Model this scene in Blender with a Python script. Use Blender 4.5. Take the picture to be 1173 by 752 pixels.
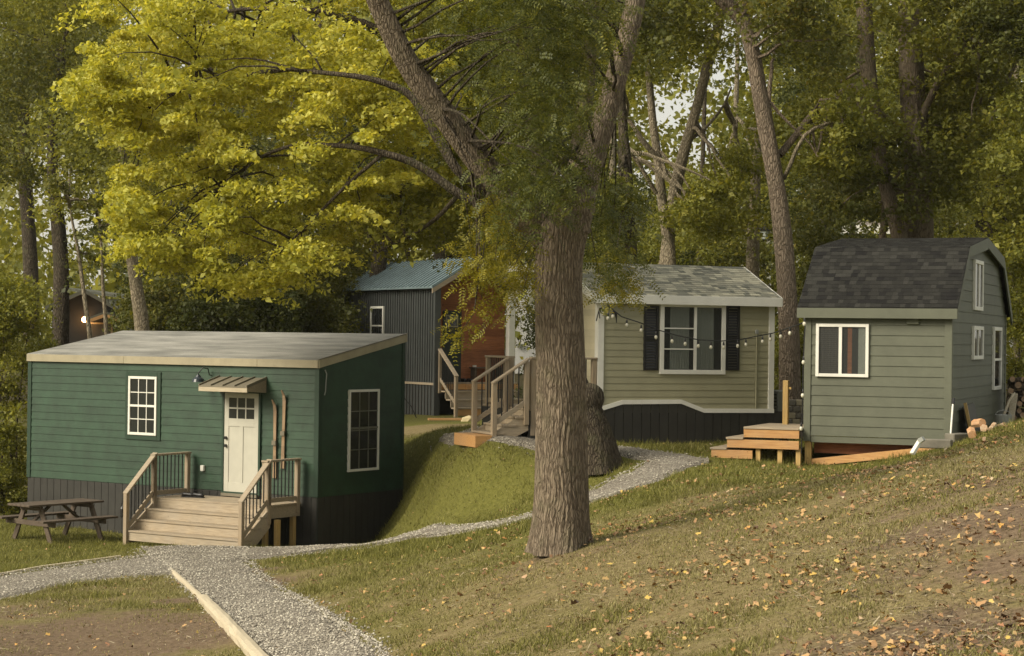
import bpy, math, random
import numpy as np
from mathutils import Vector, Matrix
random.seed(7); rng = np.random.default_rng(7)
R = math.radians
for o in list(bpy.data.objects): bpy.data.objects.remove(o)
scn = bpy.context.scene
COL = scn.collection
# ------------------------------------------------------------------ camera, sky, sun, exposure
PW, PH, F = 1173.0, 752.0, 2210.0
PITCH, ROLL = R(0.313), R(0.7356)
EYE = Vector((0, 0, 4.5))
cp_, sp_, cr_, sr_ = math.cos(PITCH), math.sin(PITCH), math.cos(ROLL), math.sin(ROLL)
cam = bpy.data.cameras.new('camera'); camo = bpy.data.objects.new('camera', cam); COL.objects.link(camo)
fwd = Vector((0, cp_, sp_)); up0 = Vector((0, -sp_, cp_)); rt0 = Vector((1, 0, 0))
rt = rt0*cr_ + up0*sr_; up = up0*cr_ - rt0*sr_
camo.matrix_world = Matrix(((rt.x, up.x, -fwd.x, EYE.x), (rt.y, up.y, -fwd.y, EYE.y), (rt.z, up.z, -fwd.z, EYE.z), (0, 0, 0, 1)))
cam.sensor_width = 36; cam.sensor_fit = 'HORIZONTAL'; cam.lens = F/PW*36
cam.clip_end = 3000; cam.clip_start = .1
cam.dof.use_dof = True; cam.dof.focus_distance = 36; cam.dof.aperture_fstop = 11
scn.camera = camo
SUN_EL, SUN_AZ = 36, -118      # azimuth measured from +Y (view direction) towards +X
w = bpy.data.worlds.new('World'); scn.world = w; w.use_nodes = True
nt = w.node_tree; bg = nt.nodes['Background']
sky = nt.nodes.new('ShaderNodeTexSky'); sky.sky_type = 'NISHITA'; sky.sun_disc = False
sky.sun_elevation = R(SUN_EL); sky.sun_rotation = R(SUN_AZ); sky.dust_density = 6; sky.air_density = 1.0; sky.ozone_density = .6
hz_ = nt.nodes.new('ShaderNodeMix'); hz_.data_type = 'RGBA'; hz_.inputs[0].default_value = .62; hz_.inputs[7].default_value = (7.6, 7.3, 6.3, 1)   # thin high overcast over the blue
nt.links.new(sky.outputs[0], hz_.inputs[6]); nt.links.new(hz_.outputs[2], bg.inputs[0]); bg.inputs[1].default_value = 0.088
sl = bpy.data.lights.new('sun', 'SUN'); so = bpy.data.objects.new('sun', sl); COL.objects.link(so)
sl.energy = 3.3; sl.angle = R(32); sl.color = (1, .91, .75)
sd = Vector((math.sin(R(SUN_AZ))*math.cos(R(SUN_EL)), math.cos(R(SUN_AZ))*math.cos(R(SUN_EL)), math.sin(R(SUN_EL))))
so.rotation_euler = (-sd).to_track_quat('-Z', 'Y').to_euler()
scn.view_settings.view_transform = 'Standard'; scn.view_settings.look = 'None'
scn.view_settings.exposure = 0.68; scn.view_settings.gamma = 1; scn.view_settings.use_curve_mapping = False
scn.render.engine = 'CYCLES'; scn.cycles.use_denoising = True
scn.cycles.max_bounces = 6; scn.cycles.transparent_max_bounces = 12
scn.render.resolution_x = 1024; scn.render.resolution_y = 656

def ray(px, py):
    du, dv = px-PW/2, py-PH/2
    u = du*cr_+dv*sr_; v = -du*sr_+dv*cr_
    yc, zc, x = 1.0, -v/F, u/F
    Y = yc*cp_-zc*sp_; Z = yc*sp_+zc*cp_
    return Vector((x/Y, 1, Z/Y))
def at(px, py, D): return EYE + ray(px, py)*D
def size(px, D): return px*D/F          # photo pixels -> metres at depth D

# ------------------------------------------------------------------ terrain
TP = [(200,627,37.0),(365,628,38.2),(35,602,42.5),(60,612,40),(458,606,40.6),(-60,600,42),(-200,640,38),
 (0,660,33.5),(0,752,23.5),(150,700,27),(250,752,22.5),(350,752,21.3),(200,650,33),(-150,752,23),(300,690,27.5),
 (330,630,36.8),(400,625,36.0),(450,618,34.8),(540,604,32.8),(492,609,33.7),(600,592,31.7),(600,620,26.5),(680,570,31.5),(750,547,32),(800,527,34),
 (560,505,35.6),(610,510,35.5),(690,520,34.0),(690,506,37),(800,503,38.5),(880,506,38),(840,520,34.5),
 (500,596,35.0),(465,597,38.8),(482,601,36.4),(522,593,34.0),(480,575,37.6),(480,545,39.2),(500,570,35.9),(500,545,36.8),(500,530,37.4),(520,550,35.2),(520,530,35.7),(522,575,34.6),(545,567,34.2),(522,514,36.5),(512,503,38.2),(535,520,36),(475,515,41.5),(560,580,33.9),(495,517,38.6),(530,505,36.9),(540,514,36),(500,506,39.6),(560,520,34.7),(468,560,40.2),(450,495,47),(470,482,53),(497,476,55),(540,478,54),
 (640,630,22),(560,650,23.5),(450,660,27),(450,700,22.5),(450,752,19.3),(520,622,29.5),(520,700,20.5),(640,700,18),(640,752,16.2),
 (700,600,26),(740,575,27.5),(800,552,28.5),(800,600,22),(800,650,18.6),(800,752,14),
 (880,533,31.5),(945,552,29),(885,545,29.5),(1000,549,28),(900,560,24.5),(900,650,17),(1000,752,12.3),(1000,650,15.6),(1000,580,19.3),(1000,545,22.5),(921,543,33),
 (1000,540,31.5),(1086,517,30.5),(1100,520,24),(1173,752,11),(1173,600,15.6),(1173,520,20.3),(1173,491,24.5),(1165,486,31),(1165,487,38),(1250,480,24),(1250,470,34),(1300,600,15),
 (1110,489,45),(921,510,45),(690,490,46),(400,470,70),(200,440,70),(0,440,70),(700,440,75),(1000,440,75),(1200,430,75),(600,400,150),(0,400,150),(1173,400,150)]
ctl = [tuple(at(*t)) for t in TP] + [(-.565,35.25,2.6),(-.6,38.5,2.56),(-1.1,38.5,2.5),(.3,39.5,2.62),(-.6,41.5,2.45),(-1.5,41.5,2.36),(-.8,45,2.35),(-2.1,44,2.15),(.5,44,2.45),(-1.1,36.35,2.5),(-.3,35.4,2.63),(-1.0,35.7,2.5),(0,0,2.85),(-4,4,2.3),(4,4,3.0),(0,8,2.5),(-8,10,1.6),(8,10,3.1),(-6,16,1.1),(14,0,3.4),(-14,0,1.8),(0,-12,3),(-25,20,.4),(25,20,4),(-45,40,.3),(45,40,3.6),(-45,90,2.5),(45,90,3.5),(0,120,2.6)]
CT = np.array(ctl)
def kern(r): return np.where(r > 0, r*r*np.log(r+1e-9), 0)
n_ = len(CT); Kx = np.zeros((n_+3, n_+3)); S_ = 20.0
cs = CT[:, :2]/S_
Kx[:n_, :n_] = kern(np.linalg.norm(cs[:, None]-cs[None], axis=2)) + np.eye(n_)*0.0004
Kx[:n_, n_] = 1; Kx[:n_, n_+1:] = cs; Kx[n_:, :n_] = Kx[:n_, n_:].T
sol = np.linalg.solve(Kx, np.concatenate([CT[:, 2], np.zeros(3)]))
def tzn(x, y):
    x = np.atleast_1d(np.asarray(x, float)); y = np.atleast_1d(np.asarray(y, float))
    out = np.zeros(len(x))
    for i in range(0, len(x), 20000):
        q = np.stack([x[i:i+20000], y[i:i+20000]], 1)/S_
        q = np.clip(q, -4.5, 7.5)
        d = np.linalg.norm(q[:, None]-cs[None], axis=2)
        out[i:i+20000] = kern(d)@sol[:n_] + sol[n_] + q@sol[n_+1:]
    return np.clip(out, -2, 6)
def tz(x, y): return float(tzn(x, y)[0])
def gp(px, py, d0=9.0, d1=60.0):
    r = ray(px, py); D = np.arange(d0, d1, .1)
    z = EYE.z + r.z*D; g = tzn(r.x*D, D)
    k = np.nonzero(z < g)[0]
    Dd = D[k[0]] if len(k) else d1
    return Vector((r.x*Dd, Dd, tz(r.x*Dd, Dd)))

# ------------------------------------------------------------------ mesh helpers
def link_mesh(name, verts, faces, mats, parent=None, smooth=False, mi=None):
    me = bpy.data.meshes.new(name)
    me.from_pydata([tuple(v) for v in verts], [], faces)
    for m in (mats if isinstance(mats, (list, tuple)) else [mats]): me.materials.append(m)
    if mi: me.polygons.foreach_set('material_index', mi)
    if smooth: me.polygons.foreach_set('use_smooth', [True]*len(me.polygons))
    me.update()
    o = bpy.data.objects.new(name, me); COL.objects.link(o)
    if parent: o.parent = parent
    return o
def np_mesh(name, V, k, mat, parent=None, smooth=False, attrs=None):
    """V: (n*k,3) islands of k-gons"""
    n = len(V)//k; me = bpy.data.meshes.new(name)
    me.vertices.add(len(V)); me.vertices.foreach_set('co', np.ascontiguousarray(V, dtype=np.float32).ravel())
    me.loops.add(n*k); me.loops.foreach_set('vertex_index', np.arange(n*k, dtype=np.int32))
    me.polygons.add(n); me.polygons.foreach_set('loop_start', np.arange(0, n*k, k, dtype=np.int32))
    me.materials.append(mat)
    for an, av in (attrs or {}).items():
        a = me.attributes.new(an, 'FLOAT', 'POINT'); a.data.foreach_set('value', np.ascontiguousarray(av, dtype=np.float32))
    me.update(calc_edges=True)
    o = bpy.data.objects.new(name, me); COL.objects.link(o)
    if parent: o.parent = parent
    return o
class MB:
    def __init__(s): s.v = []; s.f = []
    def add(s, vs, fs):
        b = len(s.v); s.v += [Vector(v) for v in vs]; s.f += [tuple(b+i for i in f) for f in fs]; return s
    def box(s, x0, x1, y0, y1, z0, z1):
        return s.add([(x0,y0,z0),(x1,y0,z0),(x1,y1,z0),(x0,y1,z0),(x0,y0,z1),(x1,y0,z1),(x1,y1,z1),(x0,y1,z1)],
                     [(0,3,2,1),(4,5,6,7),(0,1,5,4),(1,2,6,5),(2,3,7,6),(3,0,4,7)])
    def beam(s, a, b, w, h, upv=(0,0,1)):
        a, b = Vector(a), Vector(b); d = (b-a).normalized(); u = Vector(upv)
        if abs(d.dot(u)) > .99: u = Vector((0,1,0))
        sx = d.cross(u).normalized()*w/2; sz = sx.cross(d).normalized()*h/2
        vs = [a-sx-sz, a+sx-sz, a+sx+sz, a-sx+sz, b-sx-sz, b+sx-sz, b+sx+sz, b-sx+sz]
        return s.add(vs, [(0,1,2,3),(7,6,5,4),(0,4,5,1),(1,5,6,2),(2,6,7,3),(3,7,4,0)])
    def tube(s, pts, rad, n=8, cap=True):
        pts = [Vector(p) for p in pts]; rad = rad if isinstance(rad, (list, tuple)) else [rad]*len(pts)
        b = len(s.v); prev = None
        for i, p in enumerate(pts):
            d = (pts[min(i+1, len(pts)-1)]-pts[max(i-1, 0)]).normalized()
            if prev is None: u = d.orthogonal().normalized()
            else: u = (prev-d*prev.dot(d)).normalized()
            prev = u; v = d.cross(u)
            for k in range(n):
                a = 2*math.pi*k/n; s.v.append(p+(u*math.cos(a)+v*math.sin(a))*rad[i])
        for i in range(len(pts)-1):
            for k in range(n):
                k2 = (k+1) % n
                s.f.append((b+i*n+k, b+i*n+k2, b+(i+1)*n+k2, b+(i+1)*n+k))
        if cap:
            s.f.append(tuple(b+k for k in range(n))[::-1]); s.f.append(tuple(b+(len(pts)-1)*n+k for k in range(n)))
        return s
    def prism(s, poly, a, b):
        """poly: list of points (Vector) ; extruded by offset vectors a -> b"""
        n = len(poly); a, b = Vector(a), Vector(b)
        vs = [Vector(p)+a for p in poly]+[Vector(p)+b for p in poly]
        fs = [tuple(range(n)), tuple(range(2*n-1, n-1, -1))]+[(i, n+i, n+(i+1) % n, (i+1) % n) for i in range(n)]
        return s.add(vs, fs)
    def build(s, name, mat, parent=None, bevel=0, smooth=False):
        o = link_mesh(name, s.v, s.f, mat, parent, smooth)
        bm_fix(o)
        if bevel:
            m = o.modifiers.new('b', 'BEVEL'); m.width = bevel; m.segments = 1; m.limit_method = 'ANGLE'; m.angle_limit = R(40)
        return o
import bmesh
def build_each(mb, name, mat, parent=None, bevel=0):
    """each loose piece of the collected shape becomes an object of its own"""
    par = list(range(len(mb.v)))
    def find(i):
        while par[i] != i: par[i] = par[par[i]]; i = par[i]
        return i
    for f in mb.f:
        for i in f[1:]: par[find(i)] = find(f[0])
    gr = {}
    for f in mb.f: gr.setdefault(find(f[0]), []).append(f)
    for fs in gr.values():
        ids = sorted({i for f in fs for i in f}); mp = {i: k for k, i in enumerate(ids)}; q = MB()
        q.add([mb.v[i] for i in ids], [tuple(mp[i] for i in f) for f in fs]); q.build(name, mat, parent, bevel)
def bm_fix(o):
    bm = bmesh.new(); bm.from_mesh(o.data); bmesh.ops.recalc_face_normals(bm, faces=bm.faces); bm.to_mesh(o.data); bm.free()
def tag(o, label=None, cat=None, group=None, kind=None):
    if label: o['label'] = label
    if cat: o['category'] = cat
    if group: o['group'] = group
    if kind: o['kind'] = kind
    return o
def empty(name, loc, rz=0):
    o = bpy.data.objects.new(name, None); COL.objects.link(o); o.location = loc; o.rotation_euler = (0, 0, rz); o.empty_display_size = .3
    return o
class Frame:
    def __init__(s, origin, rz): s.o = Vector(origin); s.rz = rz; s.x = Vector((math.cos(rz), math.sin(rz), 0)); s.y = Vector((-math.sin(rz), math.cos(rz), 0))
    def loc(s, p): d = Vector(p)-s.o; return Vector((d.dot(s.x), d.dot(s.y), d.z))
    def front(s, px, py, y0=0.0):            # pixel ray meets the plane local y = y0 -> (x, z)
        r = ray(px, py); e = s.loc(EYE); d = Vector((r.dot(s.x), r.dot(s.y), r.z)); t = (y0-e.y)/d.y
        q = e+d*t; return q.x, q.z
    def side(s, px, py, x0=0.0):             # plane local x = x0 -> (y, z)
        r = ray(px, py); e = s.loc(EYE); d = Vector((r.dot(s.x), r.dot(s.y), r.z)); t = (x0-e.x)/d.x
        q = e+d*t; return q.y, q.z
    def at(s, x, y, z=0): return s.o+s.x*x+s.y*y+Vector((0, 0, z))

# ------------------------------------------------------------------ materials
def newmat(name):
    m = bpy.data.materials.new(name); m.use_nodes = True
    return m, m.node_tree, m.node_tree.nodes['Principled BSDF']
def N(nt, t, **kw):
    n = nt.nodes.new(t)
    for k, v in kw.items(): setattr(n, k, v)
    return n
def coords(nt, scale=(1,1,1), kind='Object'):
    tc = N(nt, 'ShaderNodeTexCoord'); mp = N(nt, 'ShaderNodeMapping'); mp.inputs['Scale'].default_value = scale
    nt.links.new(tc.outputs[kind], mp.inputs[0]); return mp.outputs[0]
def noise(nt, vec, scale, detail=4, rough=.6):
    n = N(nt, 'ShaderNodeTexNoise'); n.inputs['Scale'].default_value = scale; n.inputs['Detail'].default_value = detail; n.inputs['Roughness'].default_value = rough
    nt.links.new(vec, n.inputs['Vector']); return n.outputs['Fac']
def ramp(nt, fac, stops):
    r = N(nt, 'ShaderNodeValToRGB'); e = r.color_ramp.elements
    while len(e) < len(stops): e.new(.5)
    for i, (p, c) in enumerate(stops): e[i].position = p; e[i].color = (*c, 1) if len(c) == 3 else c
    nt.links.new(fac, r.inputs[0]); return r.outputs[0]
def mixc(nt, fac, a, b, bt='MIX'):
    m = N(nt, 'ShaderNodeMix', data_type='RGBA', blend_type=bt)
    for sock, v in ((m.inputs[0], fac), (m.inputs[6], a), (m.inputs[7], b)):
        if isinstance(v, (int, float)): sock.default_value = v
        elif isinstance(v, tuple): sock.default_value = (*v, 1) if len(v) == 3 else v
        else: nt.links.new(v, sock)
    return m.outputs[2]
def math_(nt, op, a, b=0.0, clamp=False):
    m = N(nt, 'ShaderNodeMath', operation=op, use_clamp=clamp)
    for i, v in enumerate((a, b)):
        if isinstance(v, (int, float)): m.inputs[i].default_value = v
        else: nt.links.new(v, m.inputs[i])
    return m.outputs[0]
def bump(nt, bsdf, h, strength=.3, dist=.01):
    b = N(nt, 'ShaderNodeBump'); b.inputs['Strength'].default_value = strength; b.inputs['Distance'].default_value = dist
    nt.links.new(h, b.inputs['Height']); nt.links.new(b.outputs[0], bsdf.inputs['Normal'])
def island(nt):
    return N(nt, 'ShaderNodeNewGeometry').outputs['Random Per Island']
def sc(c, k): return tuple(min(1, x*k) for x in c)
def m_paint(name, col, rough=.55, dirt=.18, isl=.08, scale=(1,1,1), spec=.4):
    m, t, b = newmat(name); v = coords(t, scale)
    n1 = noise(t, v, 3, 5); n2 = noise(t, v, 40, 3)
    c = mixc(t, ramp(t, n1, [(.35, (0,0,0)), (.7, (1,1,1))]), sc(col, 1+dirt*.5), sc(col, 1-dirt))
    c = mixc(t, island(t), c, mixc(t, 1.0, c, (1-isl*2, 1-isl*2, 1-isl*2), 'MULTIPLY'))
    t.links.new(c, b.inputs['Base Color']); b.inputs['Roughness'].default_value = rough; b.inputs['Specular IOR Level'].default_value = spec
    bump(t, b, n2, .25, .004); return m
def m_wood(name, col, dark, rough=.75, along='X', weather=(.3,.28,.24), wamt=.3):
    m, t, b = newmat(name)
    scl = {'X': (1.5, 22, 22), 'Y': (22, 1.5, 22), 'Z': (22, 22, 1.5)}[along]
    v = coords(t, scl); g = noise(t, v, 2.2, 6, .65); v2 = coords(t, (1,1,1)); big = noise(t, v2, 2.5, 4)
    isl = island(t)
    c = mixc(t, ramp(t, g, [(.32, (0,0,0)), (.68, (1,1,1))]), dark, col)
    c = mixc(t, math_(t, 'MULTIPLY', ramp(t, big, [(.4,(0,0,0)),(.65,(1,1,1))]), wamt), c, weather)
    c = mixc(t, isl, c, mixc(t, 1.0, c, (.72,.70,.68), 'MULTIPLY'))
    vo = N(t, 'ShaderNodeTexVoronoi'); vo.inputs['Scale'].default_value = 5; t.links.new(v2, vo.inputs['Vector'])
    knot = ramp(t, vo.outputs['Distance'], [(.05, (1,1,1)), (.09, (0,0,0))])
    c = mixc(t, math_(t, 'MULTIPLY', knot, .6), c, sc(dark, .4))
    t.links.new(c, b.inputs['Base Color']); b.inputs['Roughness'].default_value = rough
    bump(t, b, g, .35, .004); return m
def m_leaf(name, stops, trans=.35, rough=.5, obj_var=.25, tint=(.02,.03,.008)):
    m, t, b = newmat(name)
    isl = island(t); oi = N(t, 'ShaderNodeObjectInfo').outputs['Random']
    pos = N(t, 'ShaderNodeNewGeometry').outputs['Position']
    n = noise(t, pos, .55, 3)
    f = math_(t, 'ADD', math_(t, 'MULTIPLY', isl, .55), math_(t, 'MULTIPLY', ramp(t, n, [(.3,(0,0,0)),(.7,(1,1,1))]), .45))
    c = ramp(t, f, stops)
    c = mixc(t, math_(t, 'MULTIPLY', oi, obj_var), c, tint)
    t.links.new(c, b.inputs['Base Color']); b.inputs['Roughness'].default_value = rough; b.inputs['Specular IOR Level'].default_value = .25
    tr = N(t, 'ShaderNodeBsdfTranslucent'); t.links.new(mixc(t, 1.0, c, (1.5,1.35,.6), 'MULTIPLY'), tr.inputs[0])
    mx = N(t, 'ShaderNodeMixShader'); mx.inputs[0].default_value = trans
    t.links.new(b.outputs[0], mx.inputs[1]); t.links.new(tr.outputs[0], mx.inputs[2]); t.links.new(mx.outputs[0], t.nodes['Material Output'].inputs[0])
    return m
def m_bark(name, light, dark, scale=14, zs=.22, moss=0.0, bstr=.9, dist=.03):
    m, t, b = newmat(name)
    v0 = coords(t, (1,1,1)); w_ = N(t, 'ShaderNodeTexNoise'); w_.inputs['Scale'].default_value = 4; w_.inputs['Detail'].default_value = 3; t.links.new(v0, w_.inputs['Vector'])
    add = N(t, 'ShaderNodeVectorMath', operation='MULTIPLY_ADD'); add.inputs[1].default_value = (.12,.12,.12); t.links.new(w_.outputs['Color'], add.inputs[0]); t.links.new(v0, add.inputs[2])
    mp = N(t, 'ShaderNodeMapping'); mp.inputs['Scale'].default_value = (1,1,zs); t.links.new(add.outputs[0], mp.inputs[0])
    vo = N(t, 'ShaderNodeTexVoronoi', feature='DISTANCE_TO_EDGE'); vo.inputs['Scale'].default_value = scale; t.links.new(mp.outputs[0], vo.inputs['Vector'])
    n = noise(t, mp.outputs[0], scale*2.5, 6, .7); big = noise(t, v0, 1.6, 4)
    h = math_(t, 'ADD', ramp(t, vo.outputs['Distance'], [(0,(0,0,0)),(.22,(1,1,1))]), math_(t, 'MULTIPLY', n, .8))
    c = mixc(t, ramp(t, math_(t, 'MULTIPLY', h, .55), [(.2,(0,0,0)),(.85,(1,1,1))]), dark, light)
    c = mixc(t, ramp(t, big, [(.35,(0,0,0)),(.7,(.45,.45,.45))]), c, sc(light, .6))
    if moss: c = mixc(t, math_(t, 'MULTIPLY', ramp(t, noise(t, v0, 3.3, 5), [(.5,(0,0,0)),(.7,(1,1,1))]), moss), c, (.09,.1,.04))
    t.links.new(c, b.inputs['Base Color']); b.inputs['Roughness'].default_value = .9; b.inputs['Specular IOR Level'].default_value = .2
    bump(t, b, h, bstr, dist); return m
def m_glass(name, tint=(.02,.022,.022), tr=.0):
    m, t, b = newmat(name); b.inputs['Base Color'].default_value = (*tint, 1); b.inputs['Roughness'].default_value = .06
    b.inputs['Specular IOR Level'].default_value = .6
    if tr:
        g = N(t, 'ShaderNodeBsdfTransparent'); mx = N(t, 'ShaderNodeMixShader'); mx.inputs[0].default_value = tr
        t.links.new(b.outputs[0], mx.inputs[1]); t.links.new(g.outputs[0], mx.inputs[2]); t.links.new(mx.outputs[0], t.nodes['Material Output'].inputs[0])
    n = noise(t, coords(t), 2.5, 2); bump(t, b, n, .05, .02)
    return m
def m_shingle(name, stops, rough=.9):
    m, t, b = newmat(name); c = ramp(t, island(t), stops); n = noise(t, coords(t), 60, 4); big = noise(t, coords(t), 1.7, 4)
    c = mixc(t, .35, c, ramp(t, n, [(.3,(0,0,0)),(.7,(1,1,1))]), 'OVERLAY')
    c = mixc(t, ramp(t, big, [(.4,(0,0,0)),(.75,(.3,.3,.3))]), c, tuple(.7*x for x in stops[-1][1]))
    t.links.new(c, b.inputs['Base Color']); b.inputs['Roughness'].default_value = rough; b.inputs['Specular IOR Level'].default_value = .15; bump(t, b, n, .5, .004); return m

GREEN = m_paint('green_siding_paint', (.021,.053,.028), .5, .3)
GREEN2 = m_paint('green_trim_paint', (.018,.044,.025), .5, .12)
SKIRT = m_paint('charcoal_skirt', (.027,.026,.021), .7, .25)
BLACK = m_paint('black_metal', (.012,.012,.012), .4, .1)
TANF = m_paint('tan_fascia', (.34,.30,.20), .6, .15)
WHITE = m_paint('white_trim', (.68,.67,.60), .45, .08, .03)
CREAM = m_paint('cream_door_paint', (.42,.41,.34), .5, .08, .02)
SAGE = m_paint('sage_vinyl', (.30,.285,.18), .5, .1, .05)
CREAMV = m_paint('cream_vinyl', (.62,.56,.38), .5, .08)
OLIVE = m_paint('grey_green_siding', (.094,.101,.068), .6, .14, .05)
OLIVE2 = m_paint('grey_green_trim', (.105,.112,.077), .6, .12, .04)
NAVY = m_paint('dark_navy_door', (.018,.026,.024), .4, .1)
SLATE = m_paint('slate_blue_metal', (.062,.068,.066), .45, .12)
BLUER = m_paint('blue_metal_roof', (.15,.20,.21), .4, .2, .04)
BRONZE = m_paint('bronze_metal', (.17,.15,.105), .5, .2)
GREY = m_paint('grey_metal', (.30,.31,.28), .5, .1)
CONC = m_paint('concrete', (.20,.185,.145), .9, .3, .15)
DARKIN = m_paint('dark_interior', (.010,.009,.008), .9, .1)  # near-black sheet colour, painted darkness of unlit rooms behind panes
SHED = m_paint('dark_shed_wall', (.014,.016,.015), .8, .2)
SHEDR = m_paint('shed_roof_felt', (.10,.105,.08), .8, .2)
WOODG = m_wood('weathered_deck_lumber', (.45,.375,.26), (.28,.22,.145))
WOODV = m_wood('weathered_post_lumber', (.44,.355,.235), (.27,.205,.13), along='Z')
WOODO = m_wood('fresh_orange_lumber', (.62,.36,.13), (.42,.21,.07), wamt=.15)
WOODOV = m_wood('fresh_yellow_post', (.55,.38,.13), (.36,.23,.07), along='Z', wamt=.1)
CEDAR = m_wood('cedar_board', (.44,.17,.065), (.24,.08,.03), wamt=.25, weather=(.12,.045,.025))
PICNIC = m_wood('old_grey_brown_lumber', (.125,.09,.058), (.06,.043,.028), wamt=.3, weather=(.15,.12,.09))
BLOND = m_wood('peeled_pale_timber', (.58,.52,.38), (.40,.34,.23), wamt=.25, weather=(.5,.44,.32))
SKIW = m_wood('varnished_ski_wood', (.34,.235,.13), (.2,.125,.065), along='Z', wamt=.2)
LOGW = m_wood('cut_firewood', (.46,.30,.16), (.25,.15,.08), wamt=.4)
BARKM = m_bark('furrowed_grey_bark', (.235,.19,.135), (.07,.052,.035), 34, .12, 0.25, .8, .015)
BARKD = m_bark('dark_bark', (.105,.085,.058), (.03,.023,.016), 24, .2, .3)
BARKL = m_bark('pale_bark', (.34,.29,.20), (.13,.105,.07), 26, .25, .2)
BARKB = m_bark('warm_brown_bark', (.27,.215,.155), (.10,.075,.052), 24, .18, .1)
GLASS = m_glass('dark_window_glass'); GLASS2 = m_glass('clear_window_glass', (.05,.055,.05), .74)
m, t, b = newmat('curtain_cloth'); b.inputs['Base Color'].default_value = (.30,.33,.28,1); b.inputs['Roughness'].default_value = .9; CURT = m
m, t, b = newmat('blind_slats'); v = coords(t, (1,1,1)); wv = N(t,'ShaderNodeTexWave', bands_direction='Z'); wv.inputs['Scale'].default_value = 9; t.links.new(v, wv.inputs['Vector'])
t.links.new(mixc(t, wv.outputs['Fac'], (.012,.010,.009), (.05,.042,.035)), b.inputs['Base Color']); BLIND = m
m, t, b = newmat('bulb_glass'); b.inputs['Base Color'].default_value = (.55,.53,.42,1); b.inputs['Roughness'].default_value = .15; BULB = m
m, t, b = newmat('lit_lamp'); b.inputs['Emission Color'].default_value = (1,.45,.12,1); b.inputs['Emission Strength'].default_value = 30; LIT = m
SH_GREY = m_shingle('weathered_grey_shingle', [(0,(.11,.115,.095)),(.35,(.20,.20,.16)),(.7,(.30,.29,.22)),(1,(.42,.40,.30))])
SH_DARK = m_shingle('charcoal_shingle', [(0,(.008,.008,.008)),(.5,(.016,.016,.014)),(1,(.030,.030,.026))])
m, t, b = newmat('roll_roofing'); v = coords(t, (.7,3.5,1)); n1 = noise(t, v, 1.1, 6); n2 = noise(t, coords(t), 90, 3)
c = mixc(t, ramp(t, n1, [(.35,(0,0,0)),(.65,(1,1,1))]), (.13,.13,.115), (.27,.265,.235)); c = mixc(t, .25, c, ramp(t, n2, [(.3,(0,0,0)),(.7,(1,1,1))]), 'OVERLAY')
t.links.new(c, b.inputs['Base Color']); b.inputs['Roughness'].default_value = .85; bump(t, b, n2, .3, .003); ROLLR = m

# foliage
LG = m_leaf('golden_leaves', [(0,(.15,.16,.022)),(.3,(.31,.32,.045)),(.65,(.47,.46,.085)),(1,(.66,.62,.16))], .42, obj_var=.05)
LY = m_leaf('yellow_green_leaves', [(0,(.085,.098,.020)),(.4,(.16,.172,.030)),(.8,(.26,.255,.045)),(1,(.42,.37,.07))], .38)
LO = m_leaf('olive_leaves', [(0,(.052,.062,.016)),(.5,(.10,.11,.024)),(.85,(.17,.162,.032)),(1,(.34,.25,.04))], .35)
LD = m_leaf('deep_green_leaves', [(0,(.032,.042,.012)),(.5,(.060,.072,.018)),(1,(.12,.125,.028))], .3)
LF = m_leaf('feathery_locust_leaves', [(0,(.035,.046,.014)),(.5,(.085,.10,.024)),(.85,(.16,.165,.032)),(1,(.30,.27,.05))], .35, obj_var=0)

# ------------------------------------------------------------------ leaves
def rand_dirs(n, upbias):
    v = rng.normal(size=(n, 3)); v[:, 2] += upbias; return v/np.linalg.norm(v, axis=1)[:, None]
def leaf_quads(P, s, upbias=1.0, aspect=.55, fold=.25, dirs=None):
    n = len(P); nrm = rand_dirs(n, upbias)
    a = rng.normal(size=(n, 3)) if dirs is None else dirs + rng.normal(size=(n, 3))*.35
    t_ = a-nrm*(a*nrm).sum(1)[:, None]; t_ /= np.linalg.norm(t_, axis=1)[:, None]+1e-9
    b_ = np.cross(nrm, t_); s = (s*np.clip(rng.lognormal(-.12, .38, n), .4, 1.9))[:, None]
    V = np.empty((n, 4, 3)); V[:, 0] = P-t_*s*.5; V[:, 2] = P+t_*s*.5-nrm*s*fold*.4
    V[:, 1] = P+b_*s*aspect*.5+nrm*s*fold*.5-t_*s*.06; V[:, 3] = P-b_*s*aspect*.5+nrm*s*fold*.5-t_*s*.06
    return V.reshape(-1, 3)
def tufts(C, r, per, flat=.42, droop=.25):
    """leaf positions spread over drooping sprays at centres C"""
    n = len(C); r = np.broadcast_to(r, (n,))
    idx = np.repeat(np.arange(n), per); k = len(idx)
    q = rng.normal(size=(k, 3))*.46; q *= np.minimum(1, .95/(np.linalg.norm(q, axis=1)+1e-6))[:, None]
    ax = rng.normal(size=(n, 3)); ax[:, 2] *= .3; ax /= np.linalg.norm(ax, axis=1)[:, None]
    along = (q*ax[idx]).sum(1)[:, None]; q = q+ax[idx]*along*.9
    q[:, 2] *= flat; q[:, 2] -= droop*(q[:, 0]**2+q[:, 1]**2)
    return C[idx]+q*r[idx][:, None]
def inside(px, py, poly):
    ok = False; j = len(poly)-1
    for i in range(len(poly)):
        xi, yi = poly[i]; xj, yj = poly[j]
        if (yi > py) != (yj > py) and px < (xj-xi)*(py-yi)/(yj-yi)+xi: ok = not ok
        j = i
    return ok
def poly_points(poly, n, d0, d1, fn=None):
    xs = [p[0] for p in poly]; ys = [p[1] for p in poly]; out = []
    while len(out) < n:
        x, y = random.uniform(min(xs), max(xs)), random.uniform(min(ys), max(ys))
        if inside(x, y, poly): out.append(at(x, y, random.uniform(d0, d1)))
    return out
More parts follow.
